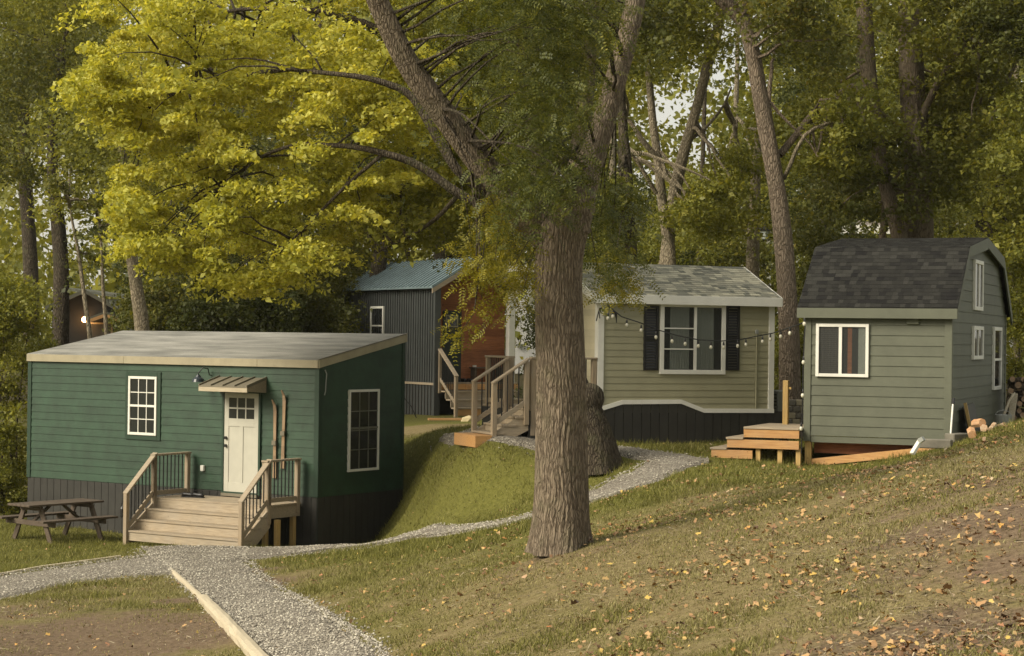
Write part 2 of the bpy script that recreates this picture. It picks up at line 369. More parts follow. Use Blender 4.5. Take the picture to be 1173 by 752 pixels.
def limb(mb, a, b, r0, r1, n=6, sag=.1, seg=7):
    a, b = Vector(a), Vector(b); L = (b-a).length
    pts = []; j = Vector((0,0,0))
    for i in range(seg+1):
        f = i/seg; j = j*.7+Vector((random.gauss(0,1), random.gauss(0,1), random.gauss(0,1)))*L*.018
        pts.append(a.lerp(b, f)+Vector((0,0,math.sin(f*math.pi)*L*sag))+(j if 0 < i < seg else Vector((0,0,0))))
    mb.tube(pts, [r0+(r1-r0)*(i/seg)**.8 for i in range(seg+1)], n); return pts

# ------------------------------------------------------------------ ground, path, grass
def blobs(lst):
    out = []
    for px, py, r, a in lst:
        g = gp(px, py); out.append((g.x, g.y, r, a))
    return out
DIRT = blobs([(60,735,2.0,1),(150,722,2.0,.9),(20,700,1.6,.6),(190,735,1.6,.9),(215,690,.9,.7),(300,668,.8,.9),(285,655,.7,.8),(1150,735,1.6,.8),(1060,725,1.2,.65),(1000,735,1.0,.6),(940,745,.9,.5),(1160,590,1.8,.75),(1100,560,1.6,.6),(1170,640,1.3,.65),(1050,620,1.3,.45),
   (160,652,1.0,.6),(515,480,.9,.7),(625,640,.9,.55),(690,628,.8,.45),(600,655,.7,.4)])
DRY = blobs([(1000,600,6,1),(800,640,5,.95),(900,560,4,.8),(640,660,4,.75),(1100,560,5,1),(480,700,4,.6),(380,690,3.5,.6),(1100,700,5,1),(700,740,5,.8),(900,720,5,.9),(560,680,3,.7),(330,665,1.6,.8),(50,690,4,.8),(120,670,4,.7),(480,491,1.5,1.2),(505,491,1.2,1.2),(200,720,4,.8)])
def field(bl, x, y):
    o = np.zeros(len(x))
    for bx, by, r, a in bl: o = np.maximum(o, a*np.exp(-(((x-bx)**2+(y-by)**2)/(r*r))**1.3))
    return o
ys = np.concatenate([np.arange(-30, 8, 1.0), np.arange(8, 48, .16), np.arange(48, 90, .8), np.geomspace(90, 1500, 30)])
xs = np.concatenate([-np.geomspace(1200, 22, 30), np.arange(-21.5, 18, .18), np.geomspace(18, 1200, 30)])
GX, GY = np.meshgrid(xs, ys); gx, gy = GX.ravel(), GY.ravel()
def fbm(x, y, s, seed=0):
    o = np.zeros_like(x); a = 1.0; r_ = np.random.default_rng(seed)
    for k in range(5):
        for j in range(3):
            th = r_.uniform(0, 6.28); ph = r_.uniform(0, 6.28); o += a*np.sin((x*np.cos(th)+y*np.sin(th))*s*2**k*r_.uniform(.8,1.3)+ph)/3
        a *= .55
    return o
gz = tzn(gx, gy)
near = (gy > 5) & (gy < 60)
gz = gz+np.where(near, .014*fbm(gx, gy, 1.1, 3)+.006*fbm(gx, gy, 6, 5), 0)
nx, ny = len(xs), len(ys)
idx = np.arange(nx*ny).reshape(ny, nx)
fc = np.stack([idx[:-1,:-1], idx[:-1,1:], idx[1:,1:], idx[1:,:-1]], -1).reshape(-1, 4)
me = bpy.data.meshes.new('ground'); me.vertices.add(nx*ny); me.vertices.foreach_set('co', np.stack([gx,gy,gz],1).astype(np.float32).ravel())
me.loops.add(fc.size); me.loops.foreach_set('vertex_index', fc.ravel().astype(np.int32)); me.polygons.add(len(fc)); me.polygons.foreach_set('loop_start', np.arange(0, fc.size, 4, dtype=np.int32))
for an, bl in (('dirt', DIRT), ('dry', DRY)):
    a = me.attributes.new(an, 'FLOAT', 'POINT'); a.data.foreach_set('value', field(bl, gx, gy).astype(np.float32))
m, t, b = newmat('ground_turf'); pos = N(t, 'ShaderNodeNewGeometry').outputs['Position']
ad = N(t, 'ShaderNodeAttribute'); ad.attribute_name = 'dirt'; ay = N(t, 'ShaderNodeAttribute'); ay.attribute_name = 'dry'
n1 = noise(t, pos, .9, 6, .65); n2 = noise(t, pos, 14, 5, .7); n3 = noise(t, pos, 70, 3, .7)
lush = mixc(t, ramp(t, n2, [(.3,(0,0,0)),(.7,(1,1,1))]), (.075,.076,.016), (.135,.13,.034))
dry = mixc(t, ramp(t, n2, [(.3,(0,0,0)),(.7,(1,1,1))]), (.115,.088,.040), (.22,.18,.090))
dirt = mixc(t, ramp(t, n2, [(.3,(0,0,0)),(.75,(1,1,1))]), (.085,.058,.036), (.205,.152,.098))
fy = ramp(t, math_(t, 'ADD', ay.outputs['Fac'], math_(t, 'MULTIPLY', math_(t, 'SUBTRACT', n1, .5), 1.6)), [(.25,(0,0,0)),(.85,(1,1,1))])
fd = ramp(t, math_(t, 'ADD', ad.outputs['Fac'], math_(t, 'MULTIPLY', math_(t, 'SUBTRACT', noise(t, pos, 1.8, 6, .7), .5), 1.3)), [(.35,(0,0,0)),(.7,(1,1,1))])
c = mixc(t, fy, lush, dry); c = mixc(t, fd, c, dirt)
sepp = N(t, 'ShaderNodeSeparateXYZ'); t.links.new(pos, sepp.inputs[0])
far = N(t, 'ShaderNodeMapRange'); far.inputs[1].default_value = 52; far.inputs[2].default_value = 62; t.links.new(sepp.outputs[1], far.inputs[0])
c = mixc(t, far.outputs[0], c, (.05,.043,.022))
c = mixc(t, .35, c, ramp(t, n3, [(.3,(0,0,0)),(.7,(1,1,1))]), 'OVERLAY')
t.links.new(c, b.inputs['Base Color']); b.inputs['Roughness'].default_value = .95; b.inputs['Specular IOR Level'].default_value = .1
bump(t, b, math_(t, 'ADD', n2, math_(t, 'MULTIPLY', n3, .5)), .6, .03)
me.materials.append(m); me.polygons.foreach_set('use_smooth', np.ones(len(fc), bool)); me.update(calc_edges=True)
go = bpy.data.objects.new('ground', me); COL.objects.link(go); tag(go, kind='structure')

# gravel path: two edges, sampled from the photo's plan
P1 = [((318,765),(455,765)),((300,750),(438,748)),((258,710),(385,712)),((222,678),(335,684)),((196,656),(296,658)),((172,642),(282,640)),((160,629),(285,629))]
P2 = [((-60,668),(-60,700)),((0,661),(0,686)),((60,652),(70,671)),((135,643),(150,660)),((200,634),(225,660))]
P3 = [((240,630),(240,647)),((310,630),(296,643)),((345,629),(345,635)),((373,625),(380,631)),((440,615),(440,623)),((492,607),(495,616)),((542,598),(542,609)),((610,584),(610,597)),((675,558),(675,580)),((713,546),(713,567)),((740,537),(764,548)),((750,531),(795,537)),((752,527),(812,531))]
P4 = [((812,527),(812,532)),((785,521),(780,539)),((745,517.5),(745,527)),((713,516),(713,522.5)),((688,513),(688,520)),((650,508),(650,519)),((612,504),(612,519)),((570,498),(560,515)),((535,496),(525,513)),((510,501),(492,511))]
PATHS = []
def resample(pairs, step=.22):
    A = [gp(*p[0]) for p in pairs]; B = [gp(*p[1]) for p in pairs]; L = []; Rr = []
    if pairs is P3:          # along the foot of the bank the path keeps an even width
        for i, b_ in enumerate(B):
            if pairs[i][0][0] > 380 and b_.x < .6: A[i] = Vector((b_.x*1.01-.15, b_.y+1.4, 0))
    for i in range(len(A)-1):
        n = max(2, int(((A[i+1]-A[i]).length+(B[i+1]-B[i]).length)/2/step))
        for k in range(n):
            f = k/n; L.append(A[i].lerp(A[i+1], f)); Rr.append(B[i].lerp(B[i+1], f))
    L.append(A[-1]); Rr.append(B[-1])
    for _ in range(60 if pairs is P3 else 14):
        for S in (L, Rr):
            T = [S[0]]+[(S[i-1]+S[i]*2+S[i+1])/4 for i in range(1, len(S)-1)]+[S[-1]]; S[:] = T
    return L, Rr
pv, pf = [], []
for pr in (P1, P2, P3, P4):
    L, Rr = resample(pr); PATHS.append((L, Rr)); b0 = len(pv); nw = 12
    for i, (a, c_) in enumerate(zip(L, Rr)):
        for k in range(nw+1):
            f = k/nw
            j1 = .09*math.sin(i*1.7+3)*math.sin(i*.61) ; e = (f-.5)*2
            q = a.lerp(c_, f); dr = (c_-a); dr.z = 0
            if dr.length > 0: q += dr.normalized()*j1*abs(e)*(1 if e > 0 else -1)
            pv.append((q.x, q.y, 0, e))
    for i in range(len(L)-1):
        for k in range(nw): s0 = b0+i*(nw+1)+k; pf.append((s0, s0+1, s0+nw+2, s0+nw+1))
pa = np.array(pv); zz = tzn(pa[:,0], pa[:,1])+.014*fbm(pa[:,0], pa[:,1], 1.1, 3)+.006*fbm(pa[:,0], pa[:,1], 6, 5)+.045-.06*np.abs(pa[:,3])**6
PATHV = np.stack([pa[:,0], pa[:,1], zz], 1)
# stagger overlapping ribbons by a few millimetres
off = 0
for k, (L, Rr) in enumerate(PATHS):
    n = len(L)*13; PATHV[off:off+n, 2] += .004*k; off += n
m, t, b = newmat('gravel'); pos = N(t, 'ShaderNodeNewGeometry').outputs['Position']
vo = N(t, 'ShaderNodeTexVoronoi'); vo.inputs['Scale'].default_value = 36; t.links.new(pos, vo.inputs['Vector'])
sep = N(t, 'ShaderNodeSeparateColor'); t.links.new(vo.outputs['Color'], sep.inputs[0])
c = ramp(t, sep.outputs[0], [(0,(.17,.155,.12)),(.5,(.28,.255,.20)),(1,(.42,.385,.31))]); nb = noise(t, pos, 2.2, 5)
c = mixc(t, ramp(t, nb, [(.4,(0,0,0)),(.7,(.6,.6,.6))]), c, (.14,.115,.08))
c = mixc(t, ramp(t, vo.outputs['Distance'], [(.35,(0,0,0)),(.8,(1,1,1))]), c, (.06,.05,.04))
t.links.new(c, b.inputs['Base Color']); b.inputs['Roughness'].default_value = .95
iv = math_(t, 'SUBTRACT', 1.0, vo.outputs['Distance']); bump(t, b, iv, .8, .03); GRAVEL = m
po = link_mesh('path', PATHV, pf, GRAVEL, None, True); tag(po, kind='structure')
# loose stones on the path
def ico(n=1):
    bm = bmesh.new(); bmesh.ops.create_icosphere(bm, subdivisions=1, radius=1)
    v = np.array([x.co for x in bm.verts]); f = [tuple(q.index for q in x.verts) for x in bm.faces]; bm.free(); return v, f
IV, IF = ico()
def stones(name, P, smin, smax, mat):
    V = []; Fs = []
    n = len(P); S = rng.uniform(smin, smax, (n, 1, 1))*rng.uniform(.6, 1.3, (n, 1, 3))*np.array([1,1,.6])
    VV = IV[None]*S*rng.uniform(.8, 1.2, (n, len(IV), 1))+P[:, None]
    tri = np.array(IF); VV2 = VV.reshape(-1, 3); T = (tri[None]+np.arange(n)[:, None, None]*len(IV)).reshape(-1, 3)
    me = bpy.data.meshes.new(name); me.vertices.add(len(VV2)); me.vertices.foreach_set('co', VV2.astype(np.float32).ravel())
    me.loops.add(T.size); me.loops.foreach_set('vertex_index', T.ravel().astype(np.int32)); me.polygons.add(len(T)); me.polygons.foreach_set('loop_start', np.arange(0, T.size, 3, dtype=np.int32))
    me.materials.append(mat); me.update(calc_edges=True); o = bpy.data.objects.new(name, me); COL.objects.link(o); return o
m, t, b = newmat('loose_stone'); c = ramp(t, island(t), [(0,(.13,.12,.095)),(.4,(.26,.235,.19)),(.8,(.40,.37,.30)),(1,(.56,.53,.44))]); t.links.new(c, b.inputs['Base Color']); b.inputs['Roughness'].default_value = .9; STONE = m
sp = []
for k, (L, Rr) in enumerate(PATHS):
    for i in range(len(L)-1):
        cells = (L[i+1]-L[i]).length*(Rr[i]-L[i]).length
        dens = 260 if k in (0, 1) else 170
        for _ in range(min(400, int(cells*dens))):
            f = random.uniform(-.06, 1.06) if random.random() < .75 else random.choice([random.gauss(0, .07), random.gauss(1, .07)])
            q = L[i].lerp(L[i+1], random.random()).lerp(Rr[i].lerp(Rr[i+1], random.random()), f); sp.append((q.x, q.y, 0, 1 if -.0 < f < 1 else 0))
sp = np.array(sp); spz = tzn(sp[:,0], sp[:,1])+.014*fbm(sp[:,0], sp[:,1], 1.1, 3)+np.where(sp[:,3] > 0, .05, .01)
so_ = stones('gravel_stones', np.stack([sp[:,0], sp[:,1], spz], 1), .007, .019, STONE)
tag(so_, 'loose pale gravel stones scattered over the winding path', 'gravel', kind='stuff')

# path mask on a coarse grid, so grass stays off the gravel
polyq = []
for L, Rr in PATHS:
    for i in range(len(L)-1): polyq.append(((L[i].x+Rr[i].x)/2, (L[i].y+Rr[i].y)/2, L[i], Rr[i]))
def on_path(x, y):
    o = np.zeros(len(x), bool)
    for cx, cy, a, c_ in polyq:
        d = c_-a; l2 = d.x*d.x+d.y*d.y
        near = np.abs(x-cx) < abs(d.x)/2+.3
        near &= np.abs(y-cy) < abs(d.y)/2+.3
        if not near.any(): continue
        ix = np.nonzero(near)[0]; f = np.clip(((x[ix]-a.x)*d.x+(y[ix]-a.y)*d.y)/l2, .04, .96)
        dd = np.hypot(x[ix]-a.x-f*d.x, y[ix]-a.y-f*d.y); o[ix[dd < .16]] = True
    return o
# grass blades
m, t, b = newmat('grass_blades'); ay = N(t, 'ShaderNodeAttribute'); ay.attribute_name = 'dry'
g1 = ramp(t, island(t), [(0,(.075,.080,.016)),(.5,(.15,.150,.032)),(.9,(.25,.235,.06)),(1,(.36,.33,.13))])
g2 = ramp(t, island(t), [(0,(.12,.11,.035)),(.4,(.20,.18,.065)),(.8,(.31,.27,.12)),(1,(.42,.37,.19))])
c = mixc(t, ay.outputs['Fac'], g1, g2); t.links.new(c, b.inputs['Base Color']); b.inputs['Roughness'].default_value = .7; b.inputs['Specular IOR Level'].default_value = .15
tr = N(t, 'ShaderNodeBsdfTranslucent'); t.links.new(c, tr.inputs[0]); mx = N(t, 'ShaderNodeMixShader'); mx.inputs[0].default_value = .3
t.links.new(b.outputs[0], mx.inputs[1]); t.links.new(tr.outputs[0], mx.inputs[2]); t.links.new(mx.outputs[0], t.nodes['Material Output'].inputs[0]); GRASSM = m
def grass(name, n, y0, y1, h, wd, label):
    y = y0*((y1/y0)**rng.random(n)); x = (rng.random(n)*2-1)*(.285*y+.6)
    pm = on_path(x, y); dr = field(DIRT, x, y)+.4*fbm(x, y, 1.4, 9)+.18*fbm(x, y, 5, 10); kp = (~pm) & (rng.random(n) > np.clip(dr*1.5-.25, 0, .93))
    for fr, (bx0, bx1, by0, by1) in FOOT:
        lx = (x-fr.o.x)*fr.x.x+(y-fr.o.y)*fr.x.y; ly = (x-fr.o.x)*fr.y.x+(y-fr.o.y)*fr.y.y
        kp &= ~((lx > bx0) & (lx < bx1) & (ly > by0) & (ly < by1))
    x, y = x[kp], y[kp]; n = len(x); z = tzn(x, y)+.014*fbm(x, y, 1.1, 3)+.006*fbm(x, y, 6, 5)-.005
    dry = np.clip(field(DRY, x, y)+.45*fbm(x, y, 1.1, 11)+.3*fbm(x, y, 4.5, 12)-.1+rng.normal(0, .18, n), 0, 1); cl = fbm(x, y, 3.4, 14)
    hh = h*rng.uniform(.4, 1.3, n)*(1-.4*dry)*np.clip(1+.55*cl, .35, 2)*(1+.25*fbm(x, y, 2.1, 4)); az = rng.uniform(0, 6.28, n); lean = rng.uniform(.2, 1.1, n)
    P = np.stack([x, y, z], 1); sd_ = np.stack([np.cos(az), np.sin(az), 0*az], 1); ln = np.stack([-np.sin(az), np.cos(az), 0*az], 1)
    hh = hh[:, None]; V = np.empty((n, 3, 3)); V[:, 0] = P-sd_*wd; V[:, 1] = P+sd_*wd; V[:, 2] = P+ln*hh*lean[:, None]+np.array([0,0,1])*hh*.8
    o = np_mesh(name, V.reshape(-1, 3), 3, GRASSM, attrs={'dry': np.repeat(dry, 3)}); tag(o, label, 'grass', kind='stuff')
# fallen leaves
m, t, b = newmat('fallen_leaf'); c = ramp(t, island(t), [(0,(.10,.055,.03)),(.22,(.25,.14,.06)),(.5,(.34,.20,.085)),(.75,(.43,.28,.12)),(.86,(.50,.36,.08)),(.94,(.36,.12,.04)),(1,(.47,.39,.25))]); t.links.new(c, b.inputs['Base Color']); b.inputs['Roughness'].default_value = .6; FALL = m
def fallen(n):
    y = 10*((38/10)**rng.random(n)); x = (rng.random(n)*2-1)*(.28*y+.5)
    kp = rng.random(n) < np.clip(.25+.75/(1+np.exp(-(x-y*.02-.0)*1.1)), 0, 1)*np.where(y > 31, .6, 1); kp &= ~on_path(x, y) | (rng.random(n) < .15)
    kp &= rng.random(n) < .08+.92*np.clip(.45+.8*fbm(x, y, 1.6, 21), 0, 1)
    for fr, (bx0, bx1, by0, by1) in FOOT:
        lx = (x-fr.o.x)*fr.x.x+(y-fr.o.y)*fr.x.y; ly = (x-fr.o.x)*fr.y.x+(y-fr.o.y)*fr.y.y
        kp &= ~((lx > bx0) & (lx < bx1) & (ly > by0) & (ly < by1))
    x, y = x[kp], y[kp]; z = tzn(x, y)+.014*fbm(x, y, 1.1, 3)+.006*fbm(x, y, 6, 5)+.028
    n = len(x); P = np.stack([x, y, z], 1); nrm = rand_dirs(n, 3.2); a = rng.normal(size=(n, 3)); t_ = a-nrm*(a*nrm).sum(1)[:, None]; t_ /= np.linalg.norm(t_, axis=1)[:, None]; b_ = np.cross(nrm, t_)
    s = (rng.lognormal(math.log(.042), .27, n))[:, None]; cur = rng.uniform(-.8, 1.1, n)[:, None]*s
    V = np.empty((n, 8, 3)); prof = [(-.6,0,0),(-.35,.32,1),(-.05,.27,.6),(.2,.45,1.2),(.55,0,.2),(.2,-.42,1.2),(-.05,-.25,.6),(-.35,-.34,1)]
    for k, (u, v, w_) in enumerate(prof): V[:, k] = P+t_*s*u+b_*s*v*rng.uniform(.7, 1.2, (n, 1))+nrm*cur*w_*.5
    o = np_mesh('fallen_leaves', V.reshape(-1, 3), 8, FALL); tag(o, 'yellow, tan and rust fallen leaves strewn over the grassy slope', 'fallen leaves', kind='stuff')
# straw, bark chips and twig litter
m, t, b = newmat('litter'); c = ramp(t, island(t), [(0,(.04,.028,.018)),(.45,(.12,.085,.05)),(.8,(.28,.22,.13)),(1,(.42,.36,.24))]); t.links.new(c, b.inputs['Base Color']); b.inputs['Roughness'].default_value = .9; LITTER = m
def litter(n):
    y = 9.5*((34/9.5)**rng.random(n)); x = (rng.random(n)*2-1)*(.285*y+.5); f = np.maximum(field(DIRT, x, y), .55*field(DRY, x, y))
    kp = (rng.random(n) < f*np.clip(.4+.8*fbm(x, y, 2.3, 41), .08, 1)) & ~on_path(x, y); x, y = x[kp], y[kp]; n = len(x)
    z = tzn(x, y)+.014*fbm(x, y, 1.1, 3)+.006*fbm(x, y, 6, 5)+.012; P = np.stack([x, y, z], 1)
    az = rng.uniform(0, 6.28, n); d = np.stack([np.cos(az), np.sin(az), rng.normal(0, .18, n)], 1); s = np.stack([-np.sin(az), np.cos(az), rng.normal(0, .2, n)], 1)
    L = rng.lognormal(math.log(.028), .6, n)[:, None]; W = rng.uniform(.0015, .006, n)[:, None]; V = np.empty((n, 4, 3)); V[:,0] = P-d*L-s*W; V[:,1] = P+d*L-s*W*.6; V[:,2] = P+d*L+s*W*.6; V[:,3] = P-d*L+s*W
    o = np_mesh('ground_litter', V.reshape(-1, 3), 4, LITTER); tag(o, 'straw, bark chips and twig litter on the bare patches of the slope', 'litter', kind='stuff')
FOOT = []
# ------------------------------------------------------------------ building helpers (local frames: x along the front wall, y to the rear, z up)
def siding(mb, P, a0, a1, z0, z1, exp, nrm, prof=None, proud=.016, blen=3.6, face=None):
    """lap boards on a wall; P(a, z, d) -> local point, d outward. prof(z) -> (amin, amax)."""
    z = z0; k = 0
    while z < z1-.005:
        zt = min(z+exp, z1)
        lo, hi = (a0, a1) if prof is None else prof(z); lo2, hi2 = (a0, a1) if prof is None else prof(zt)
        if hi > lo+.02:
            cuts = [lo]; s_ = lo+((k*1.37) % blen)*.9+.3
            if blen < 50:
                while s_ < hi-.3: cuts.append(s_); s_ += blen
            cuts.append(hi)
            for i in range(len(cuts)-1):
                c0, c1 = cuts[i]+(.001 if i else 0), cuts[i+1]-.001
                t0 = lo2 if i == 0 else c0; t1 = hi2 if i == len(cuts)-2 else c1
                mb.add([P(c0, z, proud), P(c1, z, proud), P(t1, zt, .003), P(t0, zt, .003), P(c0, z, 0), P(c1, z, 0)], [(0,1,2,3), (4,5,1,0)])
        z = zt; k += 1
def slab(poly3, d):
    mb = MB(); mb.prism([Vector(p) for p in poly3], (0,0,0), d); return mb
def rects(P, a0, a1, z0, z1, d0, d1, mb):
    vs = [P(a0,z0,d0),P(a1,z0,d0),P(a1,z1,d0),P(a0,z1,d0),P(a0,z0,d1),P(a1,z0,d1),P(a1,z1,d1),P(a0,z1,d1)]
    return mb.add(vs, [(0,1,2,3),(7,6,5,4),(0,4,5,1),(1,5,6,2),(2,6,7,3),(3,7,4,0)])
def framebox(P, a0, a1, z0, z1, w, d0, d1, mb):
    rects(P, a0, a0+w, z0, z1, d0, d1, mb); rects(P, a1-w, a1, z0, z1, d0, d1, mb)
    rects(P, a0+w, a1-w, z0, z0+w, d0, d1, mb); rects(P, a0+w, a1-w, z1-w, z1, d0, d1, mb)
def window(P, a0, a1, z0, z1, parent, fw=.05, frame=None, muntx=0, muntz=0, rail=None, mull=None, inner=None, glass=None, casing=None, cw=.09, label=None, back=None, left_bars=None):
    if frame is None: frame = WHITE
    f = MB(); framebox(P, a0, a1, z0, z1, fw, .0, .055, f); wn = f.build('window', frame, parent, .004)
    if label: wn['label'] = label
    if casing:
        cs_ = MB(); framebox(P, a0-cw, a1+cw, z0-cw, z1+cw, cw-.002, .0, .034, cs_); cs_.build('casing', casing, wn, .003)
    g = MB(); rects(P, a0+fw, a1-fw, z0+fw, z1-fw, .026, .030, g); g.build('pane', glass or GLASS, wn)
    b_ = MB(); rects(P, a0+fw-.01, a1-fw+.01, z0+fw-.01, z1-fw+.01, .0172, .0195, b_); b_.build('blind_or_dark_backing', back or BLIND, wn)  # slatted blind by default; dark-interior backs are a sheet painted as room darkness
    mu = MB(); ia0, ia1, iz0, iz1 = a0+fw, a1-fw, z0+fw, z1-fw
    if mull is not None: rects(P, ia0+(ia1-ia0)*mull-.028, ia0+(ia1-ia0)*mull+.028, iz0, iz1, .02, .05, mu)
    if rail is not None: rects(P, ia0, ia1, iz0+(iz1-iz0)*rail-.022, iz0+(iz1-iz0)*rail+.022, .02, .052, mu)
    for i in range(1, muntx): x = ia0+(ia1-ia0)*i/muntx; rects(P, x-.009, x+.009, iz0, iz1, .02, .044, mu)
    for i in range(1, muntz):
        z = iz0+(iz1-iz0)*i/muntz
        if rail is None or abs(i/muntz-rail) > .02: rects(P, ia0, ia1, z-.009, z+.009, .02, .043, mu)
    if left_bars:
        for q in left_bars: rects(P, ia0, ia0+(ia1-ia0)*mull-.03, iz0+(iz1-iz0)*q-.012, iz0+(iz1-iz0)*q+.012, .02, .043, mu)
    if mu.v: mu.build('muntins', inner or frame, wn)
    return wn
def battens(P, poly_top, a0, a1, zb, parent, mat, step=.2, name='skirt', w=.012):
    """vertical board skirt with grooves; poly_top(a)->z"""
    mb = MB(); a = a0
    while a < a1-.01:
        e = min(a+step, a1)
        vs = [P(a+.006,zb(a),.0),P(e-.006,zb(e),.0),P(e-.006,poly_top(e),.0),P(a+.006,poly_top(a),.0),P(a+.006,zb(a),w),P(e-.006,zb(e),w),P(e-.006,poly_top(e),w),P(a+.006,poly_top(a),w)]
        mb.add(vs, [(0,1,2,3),(7,6,5,4),(0,4,5,1),(1,5,6,2),(2,6,7,3),(3,7,4,0)]); a = e
    return mb.build(name, mat, parent)
def railing(parent, pts, heights=None, newel=.09, top=.09, post_pts=None, base_z=None, rail_h=.92, low=.1, nb=.10, mat=WOODG, matp=WOODV):
    """pts: list of local base points (on the walking surface line); rails run parallel, black balusters between"""
    for i, p in enumerate(pts):
        z0 = base_z[i] if base_z else p[2]
        mb = MB(); mb.box(p[0]-newel/2, p[0]+newel/2, p[1]-newel/2, p[1]+newel/2, z0, p[2]+rail_h); mb.build('post', matp, parent, .006)
    for i in range(len(pts)-1):
        a, b_ = Vector(pts[i]), Vector(pts[i+1]); h = Vector((0,0,rail_h+.02)); d = (b_-a).normalized()
        mb = MB(); mb.beam(a+h-d*.05, b_+h+d*.05, .13, .04); mb.build('handrail', mat, parent, .006)
        a2, b2 = a+d*newel/2, b_-d*newel/2
        mb = MB(); mb.beam(a2+Vector((0,0,low)), b2+Vector((0,0,low)), .04, .09); mb.build('bottom_rail', mat, parent, .004)
        L = (Vector((a2.x, a2.y))-Vector((b2.x, b2.y))).length; n = max(1, int(L/nb))
        for k in range(1, n):
            q = a2.lerp(b2, k/n); mb = MB(); mb.tube([q+Vector((0,0,low)), q+Vector((0,0,rail_h))], .0125, 6); mb.build('baluster', BLACK, parent)

# ------------------------------------------------------------------ green cabin
th = 33.016; D_ = F/58.0
Fc = Vector((-3.798, D_, 4.5-3.177)); da = Vector((-math.cos(R(th)), math.sin(R(th)), 0))
L_, W_, H1, H2 = 8.142, 2.833, 2.583, 3.103
org = Fc+da*L_; gz0 = tz(*(Fc+da*2).xy)
GF = Frame((org.x, org.y, 0), -R(th)); zb0 = Fc.z      # local z is world z
root = empty('green_cabin', (org.x, org.y, 0), -R(th)); tag(root, 'long green lap-sided cabin with a low shed roof and cream front door', 'cabin')
def PF(a, z, d): return (a, -d, z)
def PS(a, z, d): return (L_+d, a, z)
body = MB(); z0 = zb0; ftop = z0+H1; rtop = z0+H2
body.prism([Vector((0,0,z0-1.4)), Vector((0,W_,z0-1.4)), Vector((0,W_,rtop)), Vector((0,0,ftop))], (0,0,0), (L_,0,0)); body.build('wall', GREEN2, root)
s = MB(); siding(s, PF, .09, L_-.09, z0, ftop, .160, None); s.build('lap_siding', GREEN, root)
sr = MB(); siding(sr, PS, .09, W_-.09, z0, rtop, .160, None, prof=lambda z: (.09 if z <= ftop else .09+(z-ftop)/(H2-H1)*W_*.98, W_-.09)); sr.build('lap_siding', GREEN, root)
tr = MB(); rects(PF, -.02, .09, z0-.01, ftop, .001, .03, tr); rects(PF, L_-.09, L_+.028, z0-.01, ftop, .001, .03, tr); rects(PS, 0, .09, z0-.01, ftop+.02, .001, .028, tr); rects(PS, W_-.09, W_, z0-.01, rtop-.03, .001, .028, tr)
build_each(tr, 'corner_trim', GREEN2, root, .003)
battens(PF, lambda a: z0-.012, -.0, L_, lambda a: z0-1.35, root, SKIRT, .205, 'skirt'); battens(PS, lambda a: z0-.012, 0, W_, lambda a: z0-1.35, root, SKIRT, .205, 'skirt')
# roof: eave line from photo
ov = .05; sl_ = (H2-H1)/W_
rf = MB(); zt = ftop+.10
rf.prism([Vector((0,-ov,zt-ov*sl_)), Vector((0,W_+ov,zt+(W_+ov)*sl_)), Vector((0,W_+ov,zt+(W_+ov)*sl_+.035)), Vector((0,-ov,zt-ov*sl_+.035))], (-.02,0,0), (L_+.02,0,0)); rf.build('roof', ROLLR, root)
fa = MB(); fz = zt-ov*sl_
for (x0, x1) in ((-.02, 2.9), (2.905, 6.6), (6.605, L_+.018)): fa.box(x0, x1, -ov-.022, -ov-.001, fz-.13, fz+.026)
fa.box(-.01, L_+.01, -ov, .0, fz-.128, fz-.11)
fa.prism([Vector((0,-ov,fz-.13)), Vector((0,W_+ov,fz-.13+(W_+2*ov)*sl_)), Vector((0,W_+ov,fz+.026+(W_+2*ov)*sl_)), Vector((0,-ov,fz+.026))], (L_+.021,0,0), (L_+.045,0,0))
fa.prism([Vector((0,-ov,fz-.13)), Vector((0,W_+ov,fz-.13+(W_+2*ov)*sl_)), Vector((0,W_+ov,fz+.026+(W_+2*ov)*sl_)), Vector((0,-ov,fz+.026))], (-.045,0,0), (-.021,0,0))
fa.build('fascia', TANF, root, .003)
de = MB(); de.prism([Vector((0,-ov-.03,fz+.028)), Vector((0,W_+ov,fz+.028+(W_+2*ov+.03)*sl_)), Vector((0,W_+ov,fz+.045+(W_+2*ov+.03)*sl_)), Vector((0,-ov-.03,fz+.045))], (L_+.022,0,0), (L_+.055,0,0)); de.build('drip_edge', BRONZE, root)
# front window
a0, z1_ = GF.front(149, 431); a1, z1b = GF.front(181.3, 432); _, z0_ = GF.front(148, 497.8)
window(PF, a0, a1, z0_, (z1_+z1b)/2, root, .055, muntx=3, muntz=4, rail=.5, casing=GREEN2, cw=.10)
b0, zt_ = GF.side(398.3, 446.7, L_); b1, _ = GF.side(433, 446.2, L_); _, zbt = GF.side(414, 539.6, L_)
window(PS, b0, b1, zbt, zt_, root, .05, frame=WHITE, muntx=3, muntz=4, rail=.53, inner=m_paint('dim_muntin', (.15,.15,.11)), label='tall end window with thin grey bars')
